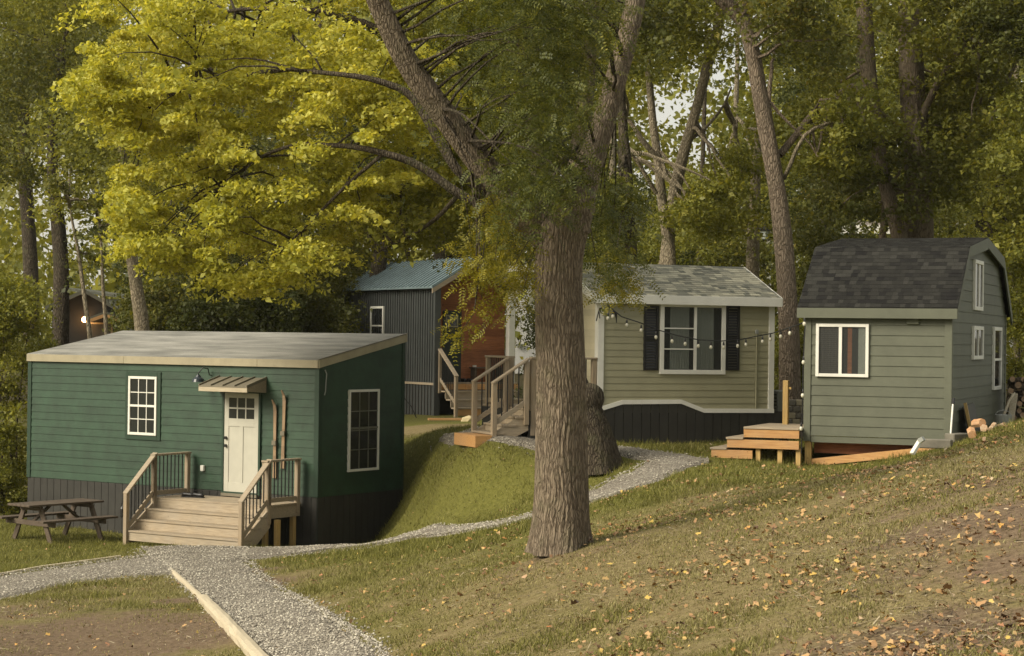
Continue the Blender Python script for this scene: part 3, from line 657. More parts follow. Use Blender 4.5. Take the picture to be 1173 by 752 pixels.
# door
d0, dz1 = GF.front(258.5, 449); d1, dzb = GF.front(297.5, 565); dz0 = zb0-.06; dz1 = dz0+2.06
dr = MB(); framebox(PF, d0-.05, d1+.03, dz0, dz1+.05, .05, .0, .05, dr)
fr_ = dr.build('door_frame', GREEN2, root)
dd = MB(); w_ = d1-d0-.04; x0, x1 = d0+.005, d1-.025
rects(PF, x0, x1, dz0+.02, dz1, .004, .022, dd); st = .12
for (u0, u1, v0, v1) in ((x0, x0+st, dz0+.02, dz1), (x1-st, x1, dz0+.02, dz1), (x0+st, x1-st, dz0+.02, dz0+.24), (x0+st, x1-st, dz1-.10, dz1), (x0+st, x1-st, dz1-.68, dz1-.52), ((x0+x1)/2-.05, (x0+x1)/2+.05, dz0+.24, dz1-.68)):
    rects(PF, u0, u1, v0, v1, .0221, .034, dd)
do = dd.build('door', CREAM, root, .003)
g = MB(); rects(PF, x0+st, x1-st, dz1-.52, dz1-.10, .0222, .026, g); g.build('pane', GLASS, do)
g = MB()
for i in (1, 2): q = x0+st+(x1-x0-2*st)*i/3; rects(PF, q-.014, q+.014, dz1-.52, dz1-.10, .0265, .035, g)
rects(PF, x0+st, x1-st, dz1-.325, dz1-.295, .0265, .036, g); g.build('muntins', CREAM, do)
for hz in (.98, 1.14):
    g = MB(); g.tube([(x0+.06, -.034, dz0+hz), (x0+.06, -.075, dz0+hz)], [.03, .032], 12); g.build('handle' if hz < 1 else 'deadbolt', BLACK, do)
g = MB(); rects(PF, d0-.02, d1+.0, dz0-.04, dz0+.018, .0, .09, g); g.build('threshold', BRONZE, do)
# awning over the door
aw0, _ = GF.front(240.5, 436); az_t = GF.front(250, 431)[1]
ax0, ax1 = d0-.18, d1+.16; azt = dz1+.32; azb = azt-.17; ad_ = .62
an = MB(); an.prism([Vector((0,-.01,azt)), Vector((0,-ad_,azb)), Vector((0,-ad_,azb-.025)), Vector((0,-.01,azt-.03))], (ax0,0,0), (ax1,0,0)); ar = an.build('door_awning', BRONZE, root)
for i in range(5):
    q = ax0+.012+(ax1-ax0-.024)*i/4; g = MB(); g.prism([Vector((0,-.01,azt+.028)), Vector((0,-ad_-.005,azb+.028)), Vector((0,-ad_-.005,azb+.001)), Vector((0,-.01,azt+.001))], (q-.010,0,0), (q+.010,0,0)); g.build('seam', BRONZE, ar)
g = MB(); g.box(ax0+.0, ax1-.0, -ad_+.0, -ad_+.035, azb-.115, azb-.027); g.build('front_board', BLOND, ar, .003)
g = MB()
for q in (ax0+.01, ax1-.05): g.prism([Vector((0,-.012,azt-.032)), Vector((0,-ad_+.036,azb-.027)), Vector((0,-ad_+.036,azb-.10)), Vector((0,-.012,azb-.13))], (q,0,0), (q+.04,0,0))
build_each(g, 'side_board', WOODG, ar, .003)
# barn lamp
lx, lz = GF.front(242, 431); g = MB(); g.tube([(lx,-.0,lz+.02),(lx,-.06,lz+.02),(lx,-.10,lz+.15),(lx-.05,-.2,lz+.17),(lx-.10,-.28,lz+.06),(lx-.10,-.28,lz)], .012, 8)
lampo = g.build('wall_lamp', BLACK, root); g = MB(); g.tube([(lx-.10,-.28,lz+.03),(lx-.10,-.28,lz-.02),(lx-.10,-.28,lz-.06),(lx-.10,-.28,lz-.12)], [.03,.06,.115,.135], 16); g.build('lamp_shade', m_paint('blue_black_enamel', (.025,.035,.045), .3), lampo, smooth=False)
ox, oz = GF.front(233.5, 536.5); g = MB(); rects(PF, ox-.045, ox+.045, oz-.06, oz+.06, .001, .07, g); g.build('outlet_box', WHITE, root, .008)
g = MB(); cy, cz = GF.side(371, 424, L_); g.tube([(L_+.03,cy,cz),(L_+.05,cy+.03,cz-.08),(L_+.04,cy+.02,cz-.25),(L_+.05,cy,cz-.42),(L_+.04,cy-.02,cz-.5)], .012, 6); g.build('loose_cable', GREY, root)
vx = 4.9
# skis
def ski(px0, py0, px1, py1, label):
    x0, zt = GF.front(px0, py0, -.07); x1, zb = GF.front(px1, py1, -.07); r_ = empty('wooden_ski', GF.at(x0, -.07, zb), -R(th)); tag(r_, label, 'ski', 'old wooden skis hung on the green wall')
    g = MB(); n = 14; w0 = .045
    for i in range(n):
        f0, f1 = i/n, (i+1)/n; zz0, zz1 = (zt-zb)*f0, (zt-zb)*f1
        dx = (x1-x0)*(1-f0), (x1-x0)*(1-f1); tip = lambda f: .012+.10*max(0, (f-.86)/.14)**2*-1
        ww = [w0*(1-.25*math.sin(f*math.pi))*(1 if f < .9 else max(.25, (1.02-f)/.12)) for f in (f0, f1)]
        y0_, y1_ = tip(f0), tip(f1)
        g.add([(dx[0]-ww[0],y0_,zz0),(dx[0]+ww[0],y0_,zz0),(dx[1]+ww[1],y1_,zz1),(dx[1]-ww[1],y1_,zz1),(dx[0]-ww[0],y0_+.022,zz0),(dx[0]+ww[0],y0_+.022,zz0),(dx[1]+ww[1],y1_+.022,zz1),(dx[1]-ww[1],y1_+.022,zz1)], [(0,1,2,3),(7,6,5,4),(0,4,5,1),(1,5,6,2),(2,6,7,3),(3,7,4,0)])
    g.build('ski_board', SKIW, r_); hz_ = (zt-zb)*.42; g = MB(); g.box((x1-x0)*.58-.05, (x1-x0)*.58+.05, -.02, -.001, hz_, hz_+.09); g.build('binding', BRONZE, r_)
    g = MB(); g.tube([((x1-x0)*.3, .024, (zt-zb)*.7), ((x1-x0)*.3, .07, (zt-zb)*.7)], .008, 6); g.build('hook', BLACK, r_)
ski(314.5, 458, 313.5, 548, 'shorter left wooden ski on the green wall right of the cream door')
ski(325.3, 447, 322.8, 537, 'taller right wooden ski on the green wall right of the cream door')
# porch stairs
xl, _ = GF.front(216, 560, -.12); xr, _ = GF.front(342, 560, -.12); dk = zb0-.12
pr_ = GF.at((xl+xr)/2, -.8); gzs = tz(pr_.x, pr_.y)
sroot = empty('porch_stairs', (org.x, org.y, 0), -R(th)); tag(sroot, 'weathered wooden porch stairs with black balusters at the cream front door of the green cabin', 'stairs')
xe = xl+2.42*0+ (GF.front(307, 560, -1.15)[0]-xl)   # right edge of the stair run
dep = 1.10
def boards(x0, x1, y0, y1, z, n, parent, mat=WOODG, name='deck_board'):
    for i in range(n):
        a = y0+(y1-y0)*i/n; c_ = y0+(y1-y0)*(i+1)/n; g = MB(); g.box(x0, x1, a+.003, c_-.003, z-.035, z); g.build(name, mat, parent, .003)
boards(xl-.03, xr+.03, -dep, -.06, dk, 8, sroot)
g = MB(); g.box(xe+.02, xr, -dep-.0+.005, -dep+.04, dk-.27, dk-.037); g.box(xr-.04, xr, -dep+.042, -.06, dk-.27, dk-.037); g.box(xl, xl+.04, -dep+.042, -.06, dk-.27, dk-.037); build_each(g, 'rim_board', WOODG, sroot, .003)
for (x, y) in ((xe+.12, -dep+.1), (xr-.10, -.16), (xr-.1, -dep+.1), (xl+.1, -.2)):
    p = GF.at(x, y); g = MB(); g.box(x-.045, x+.045, y-.045, y+.045, tz(p.x, p.y)-.1, dk-.27); g.build('support_post', WOODOV, sroot)
ns = 4; pe = GF.at((xl+xe)/2, -dep-.9); gb = tz(pe.x, pe.y)+.02; rise = (dk-gb)/ns; run = .265
for i in range(1, ns):
    zt_ = dk-i*rise; y1_ = -dep-(i-1)*run; g = MB(); g.box(xl-.03, xe+.03, y1_-run-.02, y1_, zt_-.036, zt_); g.build('tread', WOODG, sroot, .005)
for i in range(0, ns):
    zt_ = dk-i*rise; y1_ = -dep-i*run; g = MB(); g.box(xl+.02, xe-.02, y1_-.0, y1_+.022, zt_-rise+.002, zt_-.037); g.build('riser', WOODG, sroot)
yb = -dep-(ns-1)*run
for x in (xl-.02, xe-.02):
    g = MB(); g.prism([Vector((0,-dep,dk-.04)), Vector((0,-dep,dk-.42)), Vector((0,yb+.25,gb-.05)), Vector((0,yb-.02,gb-.05)), Vector((0,yb-.02,gb+rise*.8))], (x,0,0), (x+.04,0,0)); g.build('stringer', WOODG, sroot)
for xx, pts in ((xl, None), (xe, None)):
    railing(sroot, [(xx-.0, yb-.02, gb+.10), (xx, -dep-.04, dk)], base_z=[gb-.12, dk-.3 if xx == xl else dk-.36], rail_h=.84, low=.13)
railing(sroot, [(xl, -dep-.04, dk), (xl, -.16, dk)], base_z=[dk+.02, dk-.0], rail_h=.84, low=.09)
railing(sroot, [(xe, -dep-.05, dk), (xr, -.50, dk) if False else (xr, -dep-.04, dk)], base_z=[dk+.01, dk-.3], rail_h=.84, low=.09)
railing(sroot, [(xr, -dep-.03, dk), (xr, -.16, dk)], base_z=[dk+.02, dk-.2], rail_h=.84, low=.09)
# shoes by the top step and lantern on the newel
def shoe(name, loc, rz, label, group, col=BLACK, s=1):
    o = empty(name, loc, rz); tag(o, label, 'shoe', group)
    g = MB(); pr = [(-.13,.035,.07),(-.08,.042,.085),(-.02,.038,.07),(.05,.046,.05),(.11,.045,.042),(.15,.02,.02)]
    g.tube([(x, 0, .045+h*.2) for x, w_, h in pr], [w_*s for x, w_, h in pr], 8); g.build('upper', col, o, smooth=True)
    g = MB(); g.box(-.14, .15, -.042, .042, 0, .022); g.build('sole', GREY if False else BLACK, o, .008)
shoe('shoe', GF.at(xl+.50, -dep+.12+.3, dk), -R(th)+.3, 'black shoe on the green cabin porch, the left one by the rail', 'shoes on the green cabin porch')
shoe('shoe', GF.at(xl+.72, -dep+.17+.3, dk), -R(th)+.1, 'black shoe on the green cabin porch, the right one by the rail', 'shoes on the green cabin porch')
ln = empty('lantern', GF.at(xl-.10, yb-.02, gb+.45), -R(th)); tag(ln, 'small black lantern hanging on the lower left newel post of the porch stairs', 'lantern')
g = MB(); g.tube([(0,0,0),(0,0,.02),(0,0,.17),(0,0,.20),(0,0,.235)], [.045,.05,.05,.035,.01], 10); g.build('lantern_body', BLACK, ln); g = MB(); g.tube([(-.04,0,.2),(-.03,0,.28),(.0,0,.31),(.03,0,.28),(.05,0,.24)], .006, 6); g.build('handle', BLACK, ln)

# ------------------------------------------------------------------ grey-green gambrel cabin on the right
th2 = 21.93; D2 = F/67.0; Rc = Vector((7.505, D2, 4.5-1.631)); da2 = Vector((-math.cos(R(th2)), math.sin(R(th2)), 0)); L2, W2, Z3 = 2.517, 6.787, 2.189
org2 = Rc+da2*L2; RF = Frame((org2.x, org2.y, 0), -R(th2)); zr = Rc.z
root = empty('gambrel_cabin', (org2.x, org2.y, 0), -R(th2)); tag(root, 'small grey-green cabin with a charcoal shingled barn roof on the slope', 'cabin')
def QF(a, z, d): return (a, -d, z)
def QS(a, z, d): return (L2+d, a, z)
eave = zr+Z3
# gambrel profile measured on the gable plane
pky, pkz = RF.side(1124.5, 270.5, L2+.1); kny, knz = RF.side(1111.5, 282.5, L2+.13)
mid = W2/2; rise = pkz-eave; kz = knz-.02; ky = kny; print('KNEE', ky, kz-eave, rise)
prof = [(-.12, eave+.06), (ky, kz+.02), (mid, eave+rise), (W2-ky, kz+.02), (W2+.12, eave+.06)]
body = MB(); body.prism([Vector((0,0,zr)), Vector((0,W2,zr)), Vector((0,W2,eave+.1)), Vector((0,W2-ky,kz-.06)), Vector((0,mid,eave+rise-.08)), Vector((0,ky,kz-.06)), Vector((0,0,eave+.1))], (0,0,0), (L2,0,0)); body.build('wall', OLIVE2, root)
s = MB(); siding(s, QF, .10, L2-.10, zr, eave-.02, .177, None, blen=99); s.build('lap_siding', OLIVE, root)
def gprof(z):
    if z <= eave+.1: return (.10, W2-.10)
    if z <= kz: f = (z-eave-.06)/(kz-eave-.04); return (.05+ky*f, W2-.05-ky*f)
    f = min(1, (z-kz)/(eave+rise-kz)); return (ky+(mid-ky)*f, W2-ky-(mid-ky)*f)
s = MB(); siding(s, QS, .10, W2-.10, zr-.3, eave+rise-.12, .193, None, prof=gprof, blen=99); s.build('lap_siding', OLIVE, root)
tr = MB(); rects(QF, -.02, .10, zr-.10, eave, .001, .03, tr); rects(QF, L2-.10, L2+.028, zr-.06, eave, .001, .03, tr); rects(QS, 0, .10, zr-.3, eave+.05, .001, .028, tr); rects(QS, W2-.10, W2, zr-.3, eave+.05, .001, .028, tr)
rects(QF, .10, L2-.10, zr-.12, zr-.012, -.06, .004, tr); build_each(tr, 'corner_trim', OLIVE2, root, .003)
xo = .13
for i in range(4):
    (ya, za), (yb_, zb_) = prof[i], prof[i+1]
    sh = MB(); sh.prism([Vector((0,ya,za)), Vector((0,yb_,zb_)), Vector((0,yb_,zb_-.05)), Vector((0,ya,za-.05))], (-xo,0,0), (L2+xo,0,0)); dk_ = sh.build('roof', SH_DARK, root)
    Ls = math.hypot(yb_-ya, zb_-za); n = int(Ls/.105); tb = MB()
    up = Vector((0, (yb_-ya)/Ls, (zb_-za)/Ls)); nn = Vector((0, -up.z, up.y))
    if nn.z < 0: nn = -nn
    low = i < 2
    for r_ in range(n+1):
        q0 = r_*.105 if low else Ls-r_*.105
        if not (0 <= q0 <= Ls): continue
        q1 = min(Ls, q0+.125) if low else max(0, q0-.125)
        x = -xo+((r_*.37) % .3)-.3
        while x < L2+xo:
            w2_ = random.choice((.09,.13,.19,.12)); xa, xb = max(-xo, x), min(L2+xo, x+w2_)
            if xb-xa > .03:
                b_ = Vector((0, ya, za)); l0 = .007+random.random()*.004
                p0, p1 = b_+up*q0+nn*l0, b_+up*q1+nn*.004; vs = [p0+Vector((xa,0,0)), p0+Vector((xb-.004,0,0)), p1+Vector((xb-.004,0,0)), p1+Vector((xa,0,0)), p0-nn*.007+Vector((xa,0,0)), p0-nn*.007+Vector((xb-.004,0,0))]
                tb.add(vs, [(0,1,2,3),(4,5,1,0)])
            x += w2_
    tb.build('shingles', SH_DARK, dk_)
fa = MB(); fa.box(-xo, L2+xo, -.16, -.125, eave-.13, eave+.045); fa.box(-xo+.01, L2+xo-.01, -.124, 0, eave-.04, eave-.02)
for x in (-xo-.001, L2+xo-.03):
    for i in range(4):
        (ya, za), (yb_, zb_) = prof[i], prof[i+1]
        fa.prism([Vector((0,ya,za-.002)), Vector((0,yb_,zb_-.002)), Vector((0,yb_,zb_-.22)), Vector((0,ya,za-.19))], (x,0,0), (x+.032,0,0))
fa.build('fascia', OLIVE2, root, .003)
x0_, zt = RF.front(935.5, 371); x1_, _ = RF.front(996, 371.5); _, zbm = RF.front(965, 432)
window(QF, x0_, x1_, zbm, zt, root, .055, mull=.46, back=DARKIN, glass=GLASS2, label='square white slider window')
for (c0, c1, cm_) in ((.60, .68, CEDAR), (.80, .93, CURT), (.05, .42, BLIND)):
    g = MB(); vs = []; fs = []; n = 12
    for i in range(n+1):
        x = x0_+(x1_-x0_)*(c0+(c1-c0)*i/n); yy = -.0215-.0025*(i % 2); vs += [(x, yy, zbm+.06), (x, yy, zt-.06)]
    for i in range(n): fs.append((2*i, 2*i+2, 2*i+3, 2*i+1))
    g.add(vs, fs); g.build('curtain', cm_, root)
def sidewin(px0, px1, py0, py1, **k):
    pc = (px0+px1)/2; y0_, _ = RF.side(px0, (py0+py1)/2, L2); y1_, _ = RF.side(px1, (py0+py1)/2, L2); _, z1_ = RF.side(pc, py0, L2); _, z0_ = RF.side(pc, py1, L2)
    return window(QS, y0_, y1_, z0_, z1_, root, .07, **k)
sidewin(1114.0, 1123.5, 298.5, 356, mull=.5, label='tall loft window up in the gable'); sidewin(1112.5, 1123.7, 374, 412, mull=.5, label='small low gable window'); sidewin(1136, 1144.7, 375, 446.5, rail=.48, label='tall double-hung gable window')
vx_, vz = RF.front(1046, 368); g = MB(); rects(QF, vx_-.11, vx_+.11, vz-.06, vz+.08, .01, .05, g); g.build('wall_vent', OLIVE2, root, .01)
# timber frame under it
g0 = RF.at(0, 0); g = MB(); gl = tz(*RF.at(.1, 0).xy)
fu = MB(); fu.box(.0, .11, .02, .11, gl-.05, zr-.10); fu.build('corner_post', WOODOV, root)
fu = MB(); fu.add([(.12,.02,gl-.03),(L2-.1,.02,gl+.28),(L2-.1,.11,gl+.28),(.12,.11,gl-.03),(.12,.02,gl+.10),(L2-.1,.02,gl+.41),(L2-.1,.11,gl+.41),(.12,.11,gl+.10)], [(0,3,2,1),(4,5,6,7),(0,1,5,4),(1,2,6,5),(2,3,7,6),(3,0,4,7)]); fu.build('sloping_beam', WOODO, root)
fu = MB(); fu.box(.1, L2-.05, .30, .34, zr-.32, zr-.12); fu.box(0.1, L2-.05, .6, .64, zr-.30, zr-.12); fu.build('floor_joist', CEDAR, root)
for x in (.9, 1.9):
    p = RF.at(x, .5); fu = MB(); fu.box(x-.1, x+.1, .4, .6, tz(p.x, p.y)-.1, zr-.13); fu.build('pier_block', CONC, root)
# fresh lumber deck left of it
dx1 = -.03
droot = empty('deck_steps', (org2.x, org2.y, 0), -R(th2)); tag(droot, 'fresh orange lumber deck with two wide steps beside the gambrel cabin', 'deck')
tl = RF.front(853, 484, -.05); zdk = RF.front(921, 489.5, -.1)[1]
lv = []
for k, (px, py) in enumerate(((852, 489), (833, 502), (815, 515))):
    x_, z_ = RF.front(px, py, -.30); lv.append((x_, z_))
yy0, yy1 = -.30, 1.5; st_ = .20
for k, (x_, z_) in enumerate(lv):
    xr_ = dx1 if k == 0 else (dx1 if k == 1 else RF.front(862, 520, -.3)[0]); zt = lv[0][1]-k*.19
    yf = yy0-.0-k*.006
    if k == 0: boards(x_, xr_, yf-.02, yy1, zt, 12, droot, WOODG)
    else: boards(x_-.02, lv[k-1][0]-.003, yf-.02, yy1, zt, 12, droot, WOODG, 'tread')
    g = MB(); g.box(x_, xr_, yf, yf+.035, zt-.19+.004, zt-.037); g.box(x_, x_+.035, yf+.036, yy1, zt-.19+.004, zt-.037); build_each(g, 'rim_board', WOODO, droot, .003)
for px in (868, 893, 914):
    x_ = RF.front(px, 520, -.25)[0]; p = RF.at(x_, -.2); g = MB(); g.box(x_-.04, x_+.04, -.24, -.16, tz(p.x,p.y)-.08, lv[1][1]-.15); g.build('support_post', WOODOV, droot)
# post, heat-pump box, blocks behind the deck
def ground_thing(name, px, py, D, label, cat, rz=0, group=None, z=None):
    p = at(px, py, D); zz = tz(p.x, p.y) if z is None else z
    o = empty(name, (p.x, p.y, zz), rz); tag(o, label, cat, group); return o, p.z-zz
o, top = ground_thing('wooden_post', 900.5, 436, 35.2, 'square yellow lumber post standing behind the fresh deck', 'post', -R(th2))
g = MB(); g.box(-.05, .05, -.05, .05, -.1, top); g.build('post_timber', WOODOV, o, .008); g = MB(); g.box(.05, .10, -.02, .02, top-.16, top-.12); g.build('bracket', WOODOV, o)
o, top = ground_thing('heat_pump', 893, 446, 38.8, 'pale grey outdoor unit beside the olive cabin corner', 'air unit', R(15))
g = MB(); g.box(-.12, .12, -.18, .18, top-.72, top-.02); g.build('casing', GREY, o, .02)
for k in range(9): g = MB(); g.box(-.135, -.121, -.14, .14, top-.68+k*.07, top-.655+k*.07); g.build('grille_slat', BLACK, o)
g = MB(); g.box(-.10, .10, -.15, .15, -.05, top-.72); g.build('stand', CONC, o)
for r_ in range(6):
    for c_ in range(4):
        p = at(903+c_*9.0+(4 if r_ % 2 else 0), 478, 42); zz = tz(p.x, p.y)
        o = empty('garden_block', (p.x, p.y, zz+.10+r_*.14), R(-8)); tag(o, 'garden block, %s in the %s course behind the deck' % (('leftmost','second from the left','third from the left','rightmost')[c_], ('lowest','second','third','fourth','fifth','top')[r_]), 'block', 'garden blocks stacked behind the deck'); 
        g = MB(); g.box(-.082, .082, -.1, .1, 0, .13); g.build('block_body', CONC if (r_+c_) % 3 else TANF, o, .012)
# things along the right wall
o = empty('white_pole', RF.at(L2+.25, -.05, tz(*RF.at(L2+.25, -.05).xy)), 0); p0 = at(1087.5, 503, 32.2); p1 = at(1092.2, 457, 32.6); o.location = p0
tag(o, 'thin white pole with a black top leaning on the gambrel cabin corner', 'pole'); d = p1-p0
g = MB(); g.tube([(0,0,-.25), tuple(d*.86)], .016, 8); g.build('shaft', WHITE, o); g = MB(); g.tube([tuple(d*.86), tuple(d)], .03, 8); g.build('grip', BLACK, o)
y0_, zt = RF.side(1108, 467, L2+.15); y1_, _ = RF.side(1119.5, 467, L2+.15); zz = tz(*RF.at(L2+.15, y0_).xy)
o = empty('dark_board', RF.at(L2+.16, (y0_+y1_)/2, zz), -R(th2)); tag(o, 'dark square panel leaning on the side wall of the gambrel cabin', 'panel'); hw = (y1_-y0_)/2
g = MB(); g.add([(0.06,-hw,-.05),(0.06,hw,-.05),(-.10,hw,zt-zz+.05),(-.10,-hw,zt-zz),(.09,-hw,-.05),(.09,hw,-.05),(-.07,hw,zt-zz+.05),(-.07,-hw,zt-zz)], [(0,1,2,3),(7,6,5,4),(0,4,5,1),(1,5,6,2),(2,6,7,3),(3,7,4,0)]); g.build('panel_board', m_paint('dark_panel', (.075,.072,.055), .7), o, .004)
g = MB(); g.beam((.10,-hw-.05,-.05), (-.04,-hw-.05,zt-zz+.08), .07, .05); g.build('edge_stick', WOODOV, o)
for k, (px, py, D) in enumerate(((1075, 507, 31.4), (1097, 500, 32.4))):
    p = at(px, py, D); o = empty('curb_block', (p.x, p.y, p.z), -R(th2)*(1 if k == 0 else -1.2)+ (0 if k == 0 else .3)); tag(o, ['long tan concrete curb block below the front corner of the gambrel cabin', 'short tan concrete block by the side wall of the gambrel cabin'][k], 'block')
    g = MB(); g.box(-.30 if k == 0 else -.25, .22, -.1, .1, -.10, .05); g.build('block_body', CONC, o, .015)
p0 = at(1047, 516, 31); o = empty('downspout', p0, 0); tag(o, 'short white downspout piece lying by the gambrel cabin front', 'downspout')
g = MB(); g.beam((-.03,0,-.06), (.13,.1,.17), .08, .06); g.build('pipe', WHITE, o, .008); g = MB(); g.beam((.10,.08,.14), (.16,.04,.19), .09, .07); g.build('elbow', GREY, o)
def firewood(p, L, r, rz, tilt, label, group, mat=LOGW, cut=True):
    o = empty('firewood_log', p, rz); tag(o, label, 'log', group); d = Vector((math.cos(tilt), 0, math.sin(tilt)))*L/2
    g = MB(); k = random.choice((3,3,4,8)); n0 = 8
    g.tube([-d, -d*.3, d*.4, d], [r*random.uniform(.9,1.05) for _ in range(4)], k+3 if k < 8 else 10); g.build('bark', BARKB if mat is LOGW else mat, o)
    for sgn in (-1, 1):
        g = MB(); g.tube([d*sgn, d*sgn*1.012], [r*.9, r*.88], 8); g.build('cut_end', mat, o)
    return o
for k, (px, py, D, r, t_) in enumerate(((1113, 496, 31.4, .075, -.2), (1127, 491.5, 32, .065, .15), (1121, 485, 32.2, .075, .1), (1137, 490, 32.8, .05, -.3), (1146, 488, 33.5, .04, .2))):
    p = at(px, py, D); firewood(p+Vector((0,0,.0)), .27, r, random.uniform(-2.2,-1.2), t_, ['orange split log leaning lowest beside the dark panel', 'pale split log in the middle of the scattered logs', 'orange split log resting on top of two others', 'whitish small log right of the scattered group', 'small pale split log nearest the grey bucket'][k], 'split logs by the side wall', m_wood('fresh_split_%d' % k, (.62,.40,.2) if k in (0,2) else (.6,.52,.36), (.45,.2,.08)))
p = at(1149, 486.5, 34.5); o = empty('metal_bucket', p+Vector((0,0,-.15)), 0); tag(o, 'small pale grey bucket behind the slope by the woodpile', 'bucket'); g = MB(); g.tube([(0,0,0),(0,0,.32),(0,0,.325),(0,0,.03)], [.12,.155,.145,.11], 16); g.build('bucket_shell', GREY, o); g = MB(); g.tube([(-.155,0,.31),(-.1,0,.38),(0,0,.41),(.1,0,.38),(.155,0,.31)], .006, 6); g.build('handle', GREY, o)
# woodpile: logs stacked in rows, each its own thing
for r_ in range(9):
    for c_ in range(5):
        p = at(1158+c_*8.2+(4 if r_ % 2 else 0)+random.uniform(-1.5,1.5), 492-r_*7.0+random.uniform(-1,1), 38.5+random.uniform(-.25,.2))
        if r_ > 7 and random.random() < .4: continue
        firewood(p, random.uniform(.35,.5), random.uniform(.055,.085), R(90)+random.uniform(-.5,.5), random.uniform(-.15,.15), 'split log, %s in the %s woodpile row' % (('leftmost','second from the left','middle','second from the right','rightmost')[c_], ('lowest','second','third','fourth','fifth','sixth','seventh','eighth','top')[r_]), 'logs in the right woodpile')
p0 = at(1158, 484, 37.6); o = empty('lumber_plank', p0, 0); tag(o, 'pale plank leaning steeply on the front of the woodpile', 'plank'); g = MB(); g.beam((-.05,0,-.3), (.16,.35,.55), .12, .035); g.build('board', BLOND, o)
p0 = at(1152, 480, 37.4); o = empty('bent_branch', p0, 0); tag(o, 'curved bare stick propped against the left end of the woodpile', 'stick'); g = MB(); g.tube([(-.1,0,-.3),(0,.1,.1),(.12,.2,.35),(.25,.3,.5)], [.03,.028,.024,.015], 7); g.build('stick_wood', BLOND, o, smooth=True)

# ------------------------------------------------------------------ olive vinyl cabin in the middle
th3 = 21.80; D3 = F/61.0; Bc = Vector((1.626, D3, 4.5-.579)); L3 = 3.728
OF = Frame((Bc.x, Bc.y, 0), R(th3)); root = empty('olive_cabin', (Bc.x, Bc.y, 0), R(th3)); tag(root, 'olive vinyl cabin with black shutters and a grey shingled gable roof', 'cabin')
def BF(a, z, d): return (a, -d, z)
def BL(a, z, d): return (-d, a, z)
e3 = OF.front(785, 342.6)[1]; s3 = OF.front(850, 471)[1]; dep3 = 2.8
rz_ = .60
body = MB(); body.prism([Vector((0,0,s3-1.0)), Vector((0,dep3,s3-1.0)), Vector((0,dep3,e3)), Vector((0,dep3/2,e3+rz_)), Vector((0,0,e3))], (0,0,0), (L3,0,0)); body.build('wall', SAGE, root)
s = MB(); siding(s, BF, .10, L3-.10, s3+.02, e3, .1265, None, proud=.014, blen=99); s.build('vinyl_siding', SAGE, root)
s = MB(); siding(s, BL, .10, dep3-.1, s3+.02, e3+rz_, .1265, None, proud=.014, blen=99, prof=lambda z: (.1, dep3-.1) if z <= e3 else (min(dep3/2, .0+(z-e3)/rz_*dep3/2), max(dep3/2, dep3-(z-e3)/rz_*dep3/2))); s.build('side_siding', CREAMV, root)
tr = MB(); rects(BF, -.025, .10, s3+.03, e3, .001, .035, tr); rects(BF, L3-.10, L3+.02, s3+.03, e3, .001, .035, tr); rects(BL, 0, .10, s3+.03, e3, .001, .033, tr); build_each(tr, 'corner_trim', WHITE, root, .004)
# skirt with arched white trim
ap = [OF.front(px, py, -.02) for px, py in ((684, 469), (690, 468.5), (713, 461.5), (780, 461), (806, 471.3), (886, 471.5))]
ap = [(-.06, ap[0][1])]+ap[1:-1]+[(L3+.02, ap[-1][1])]
def skt(a):
    for i in range(len(ap)-1):
        if a <= ap[i+1][0]: f = (a-ap[i][0])/(ap[i+1][0]-ap[i][0]); return ap[i][1]+(ap[i+1][1]-ap[i][1])*f
    return ap[-1][1]
sk = battens(lambda a, z, d: (a, -d-.022, z), skt, -.05, L3+.35, lambda a: s3-1.0, root, SKIRT, .19, 'skirt'); bk = MB(); bk.box(-.05, L3+.35, -.02, -.001, s3-1, s3-.03); bk.build('skirt_backing', BLACK, root)
g = MB()
for i in range(len(ap)-1):
    (xa, za), (xb, zb_) = ap[i], ap[i+1]; g.add([(xa,-.05,za-.03),(xb,-.05,zb_-.03),(xb,-.05,zb_+.05),(xa,-.05,za+.05),(xa,.0,za-.03),(xb,.0,zb_-.03),(xb,.0,zb_+.05),(xa,.0,za+.05)], [(0,1,2,3),(7,6,5,4),(0,4,5,1),(2,6,7,3)])
g.build('skirt_trim', WHITE, root)
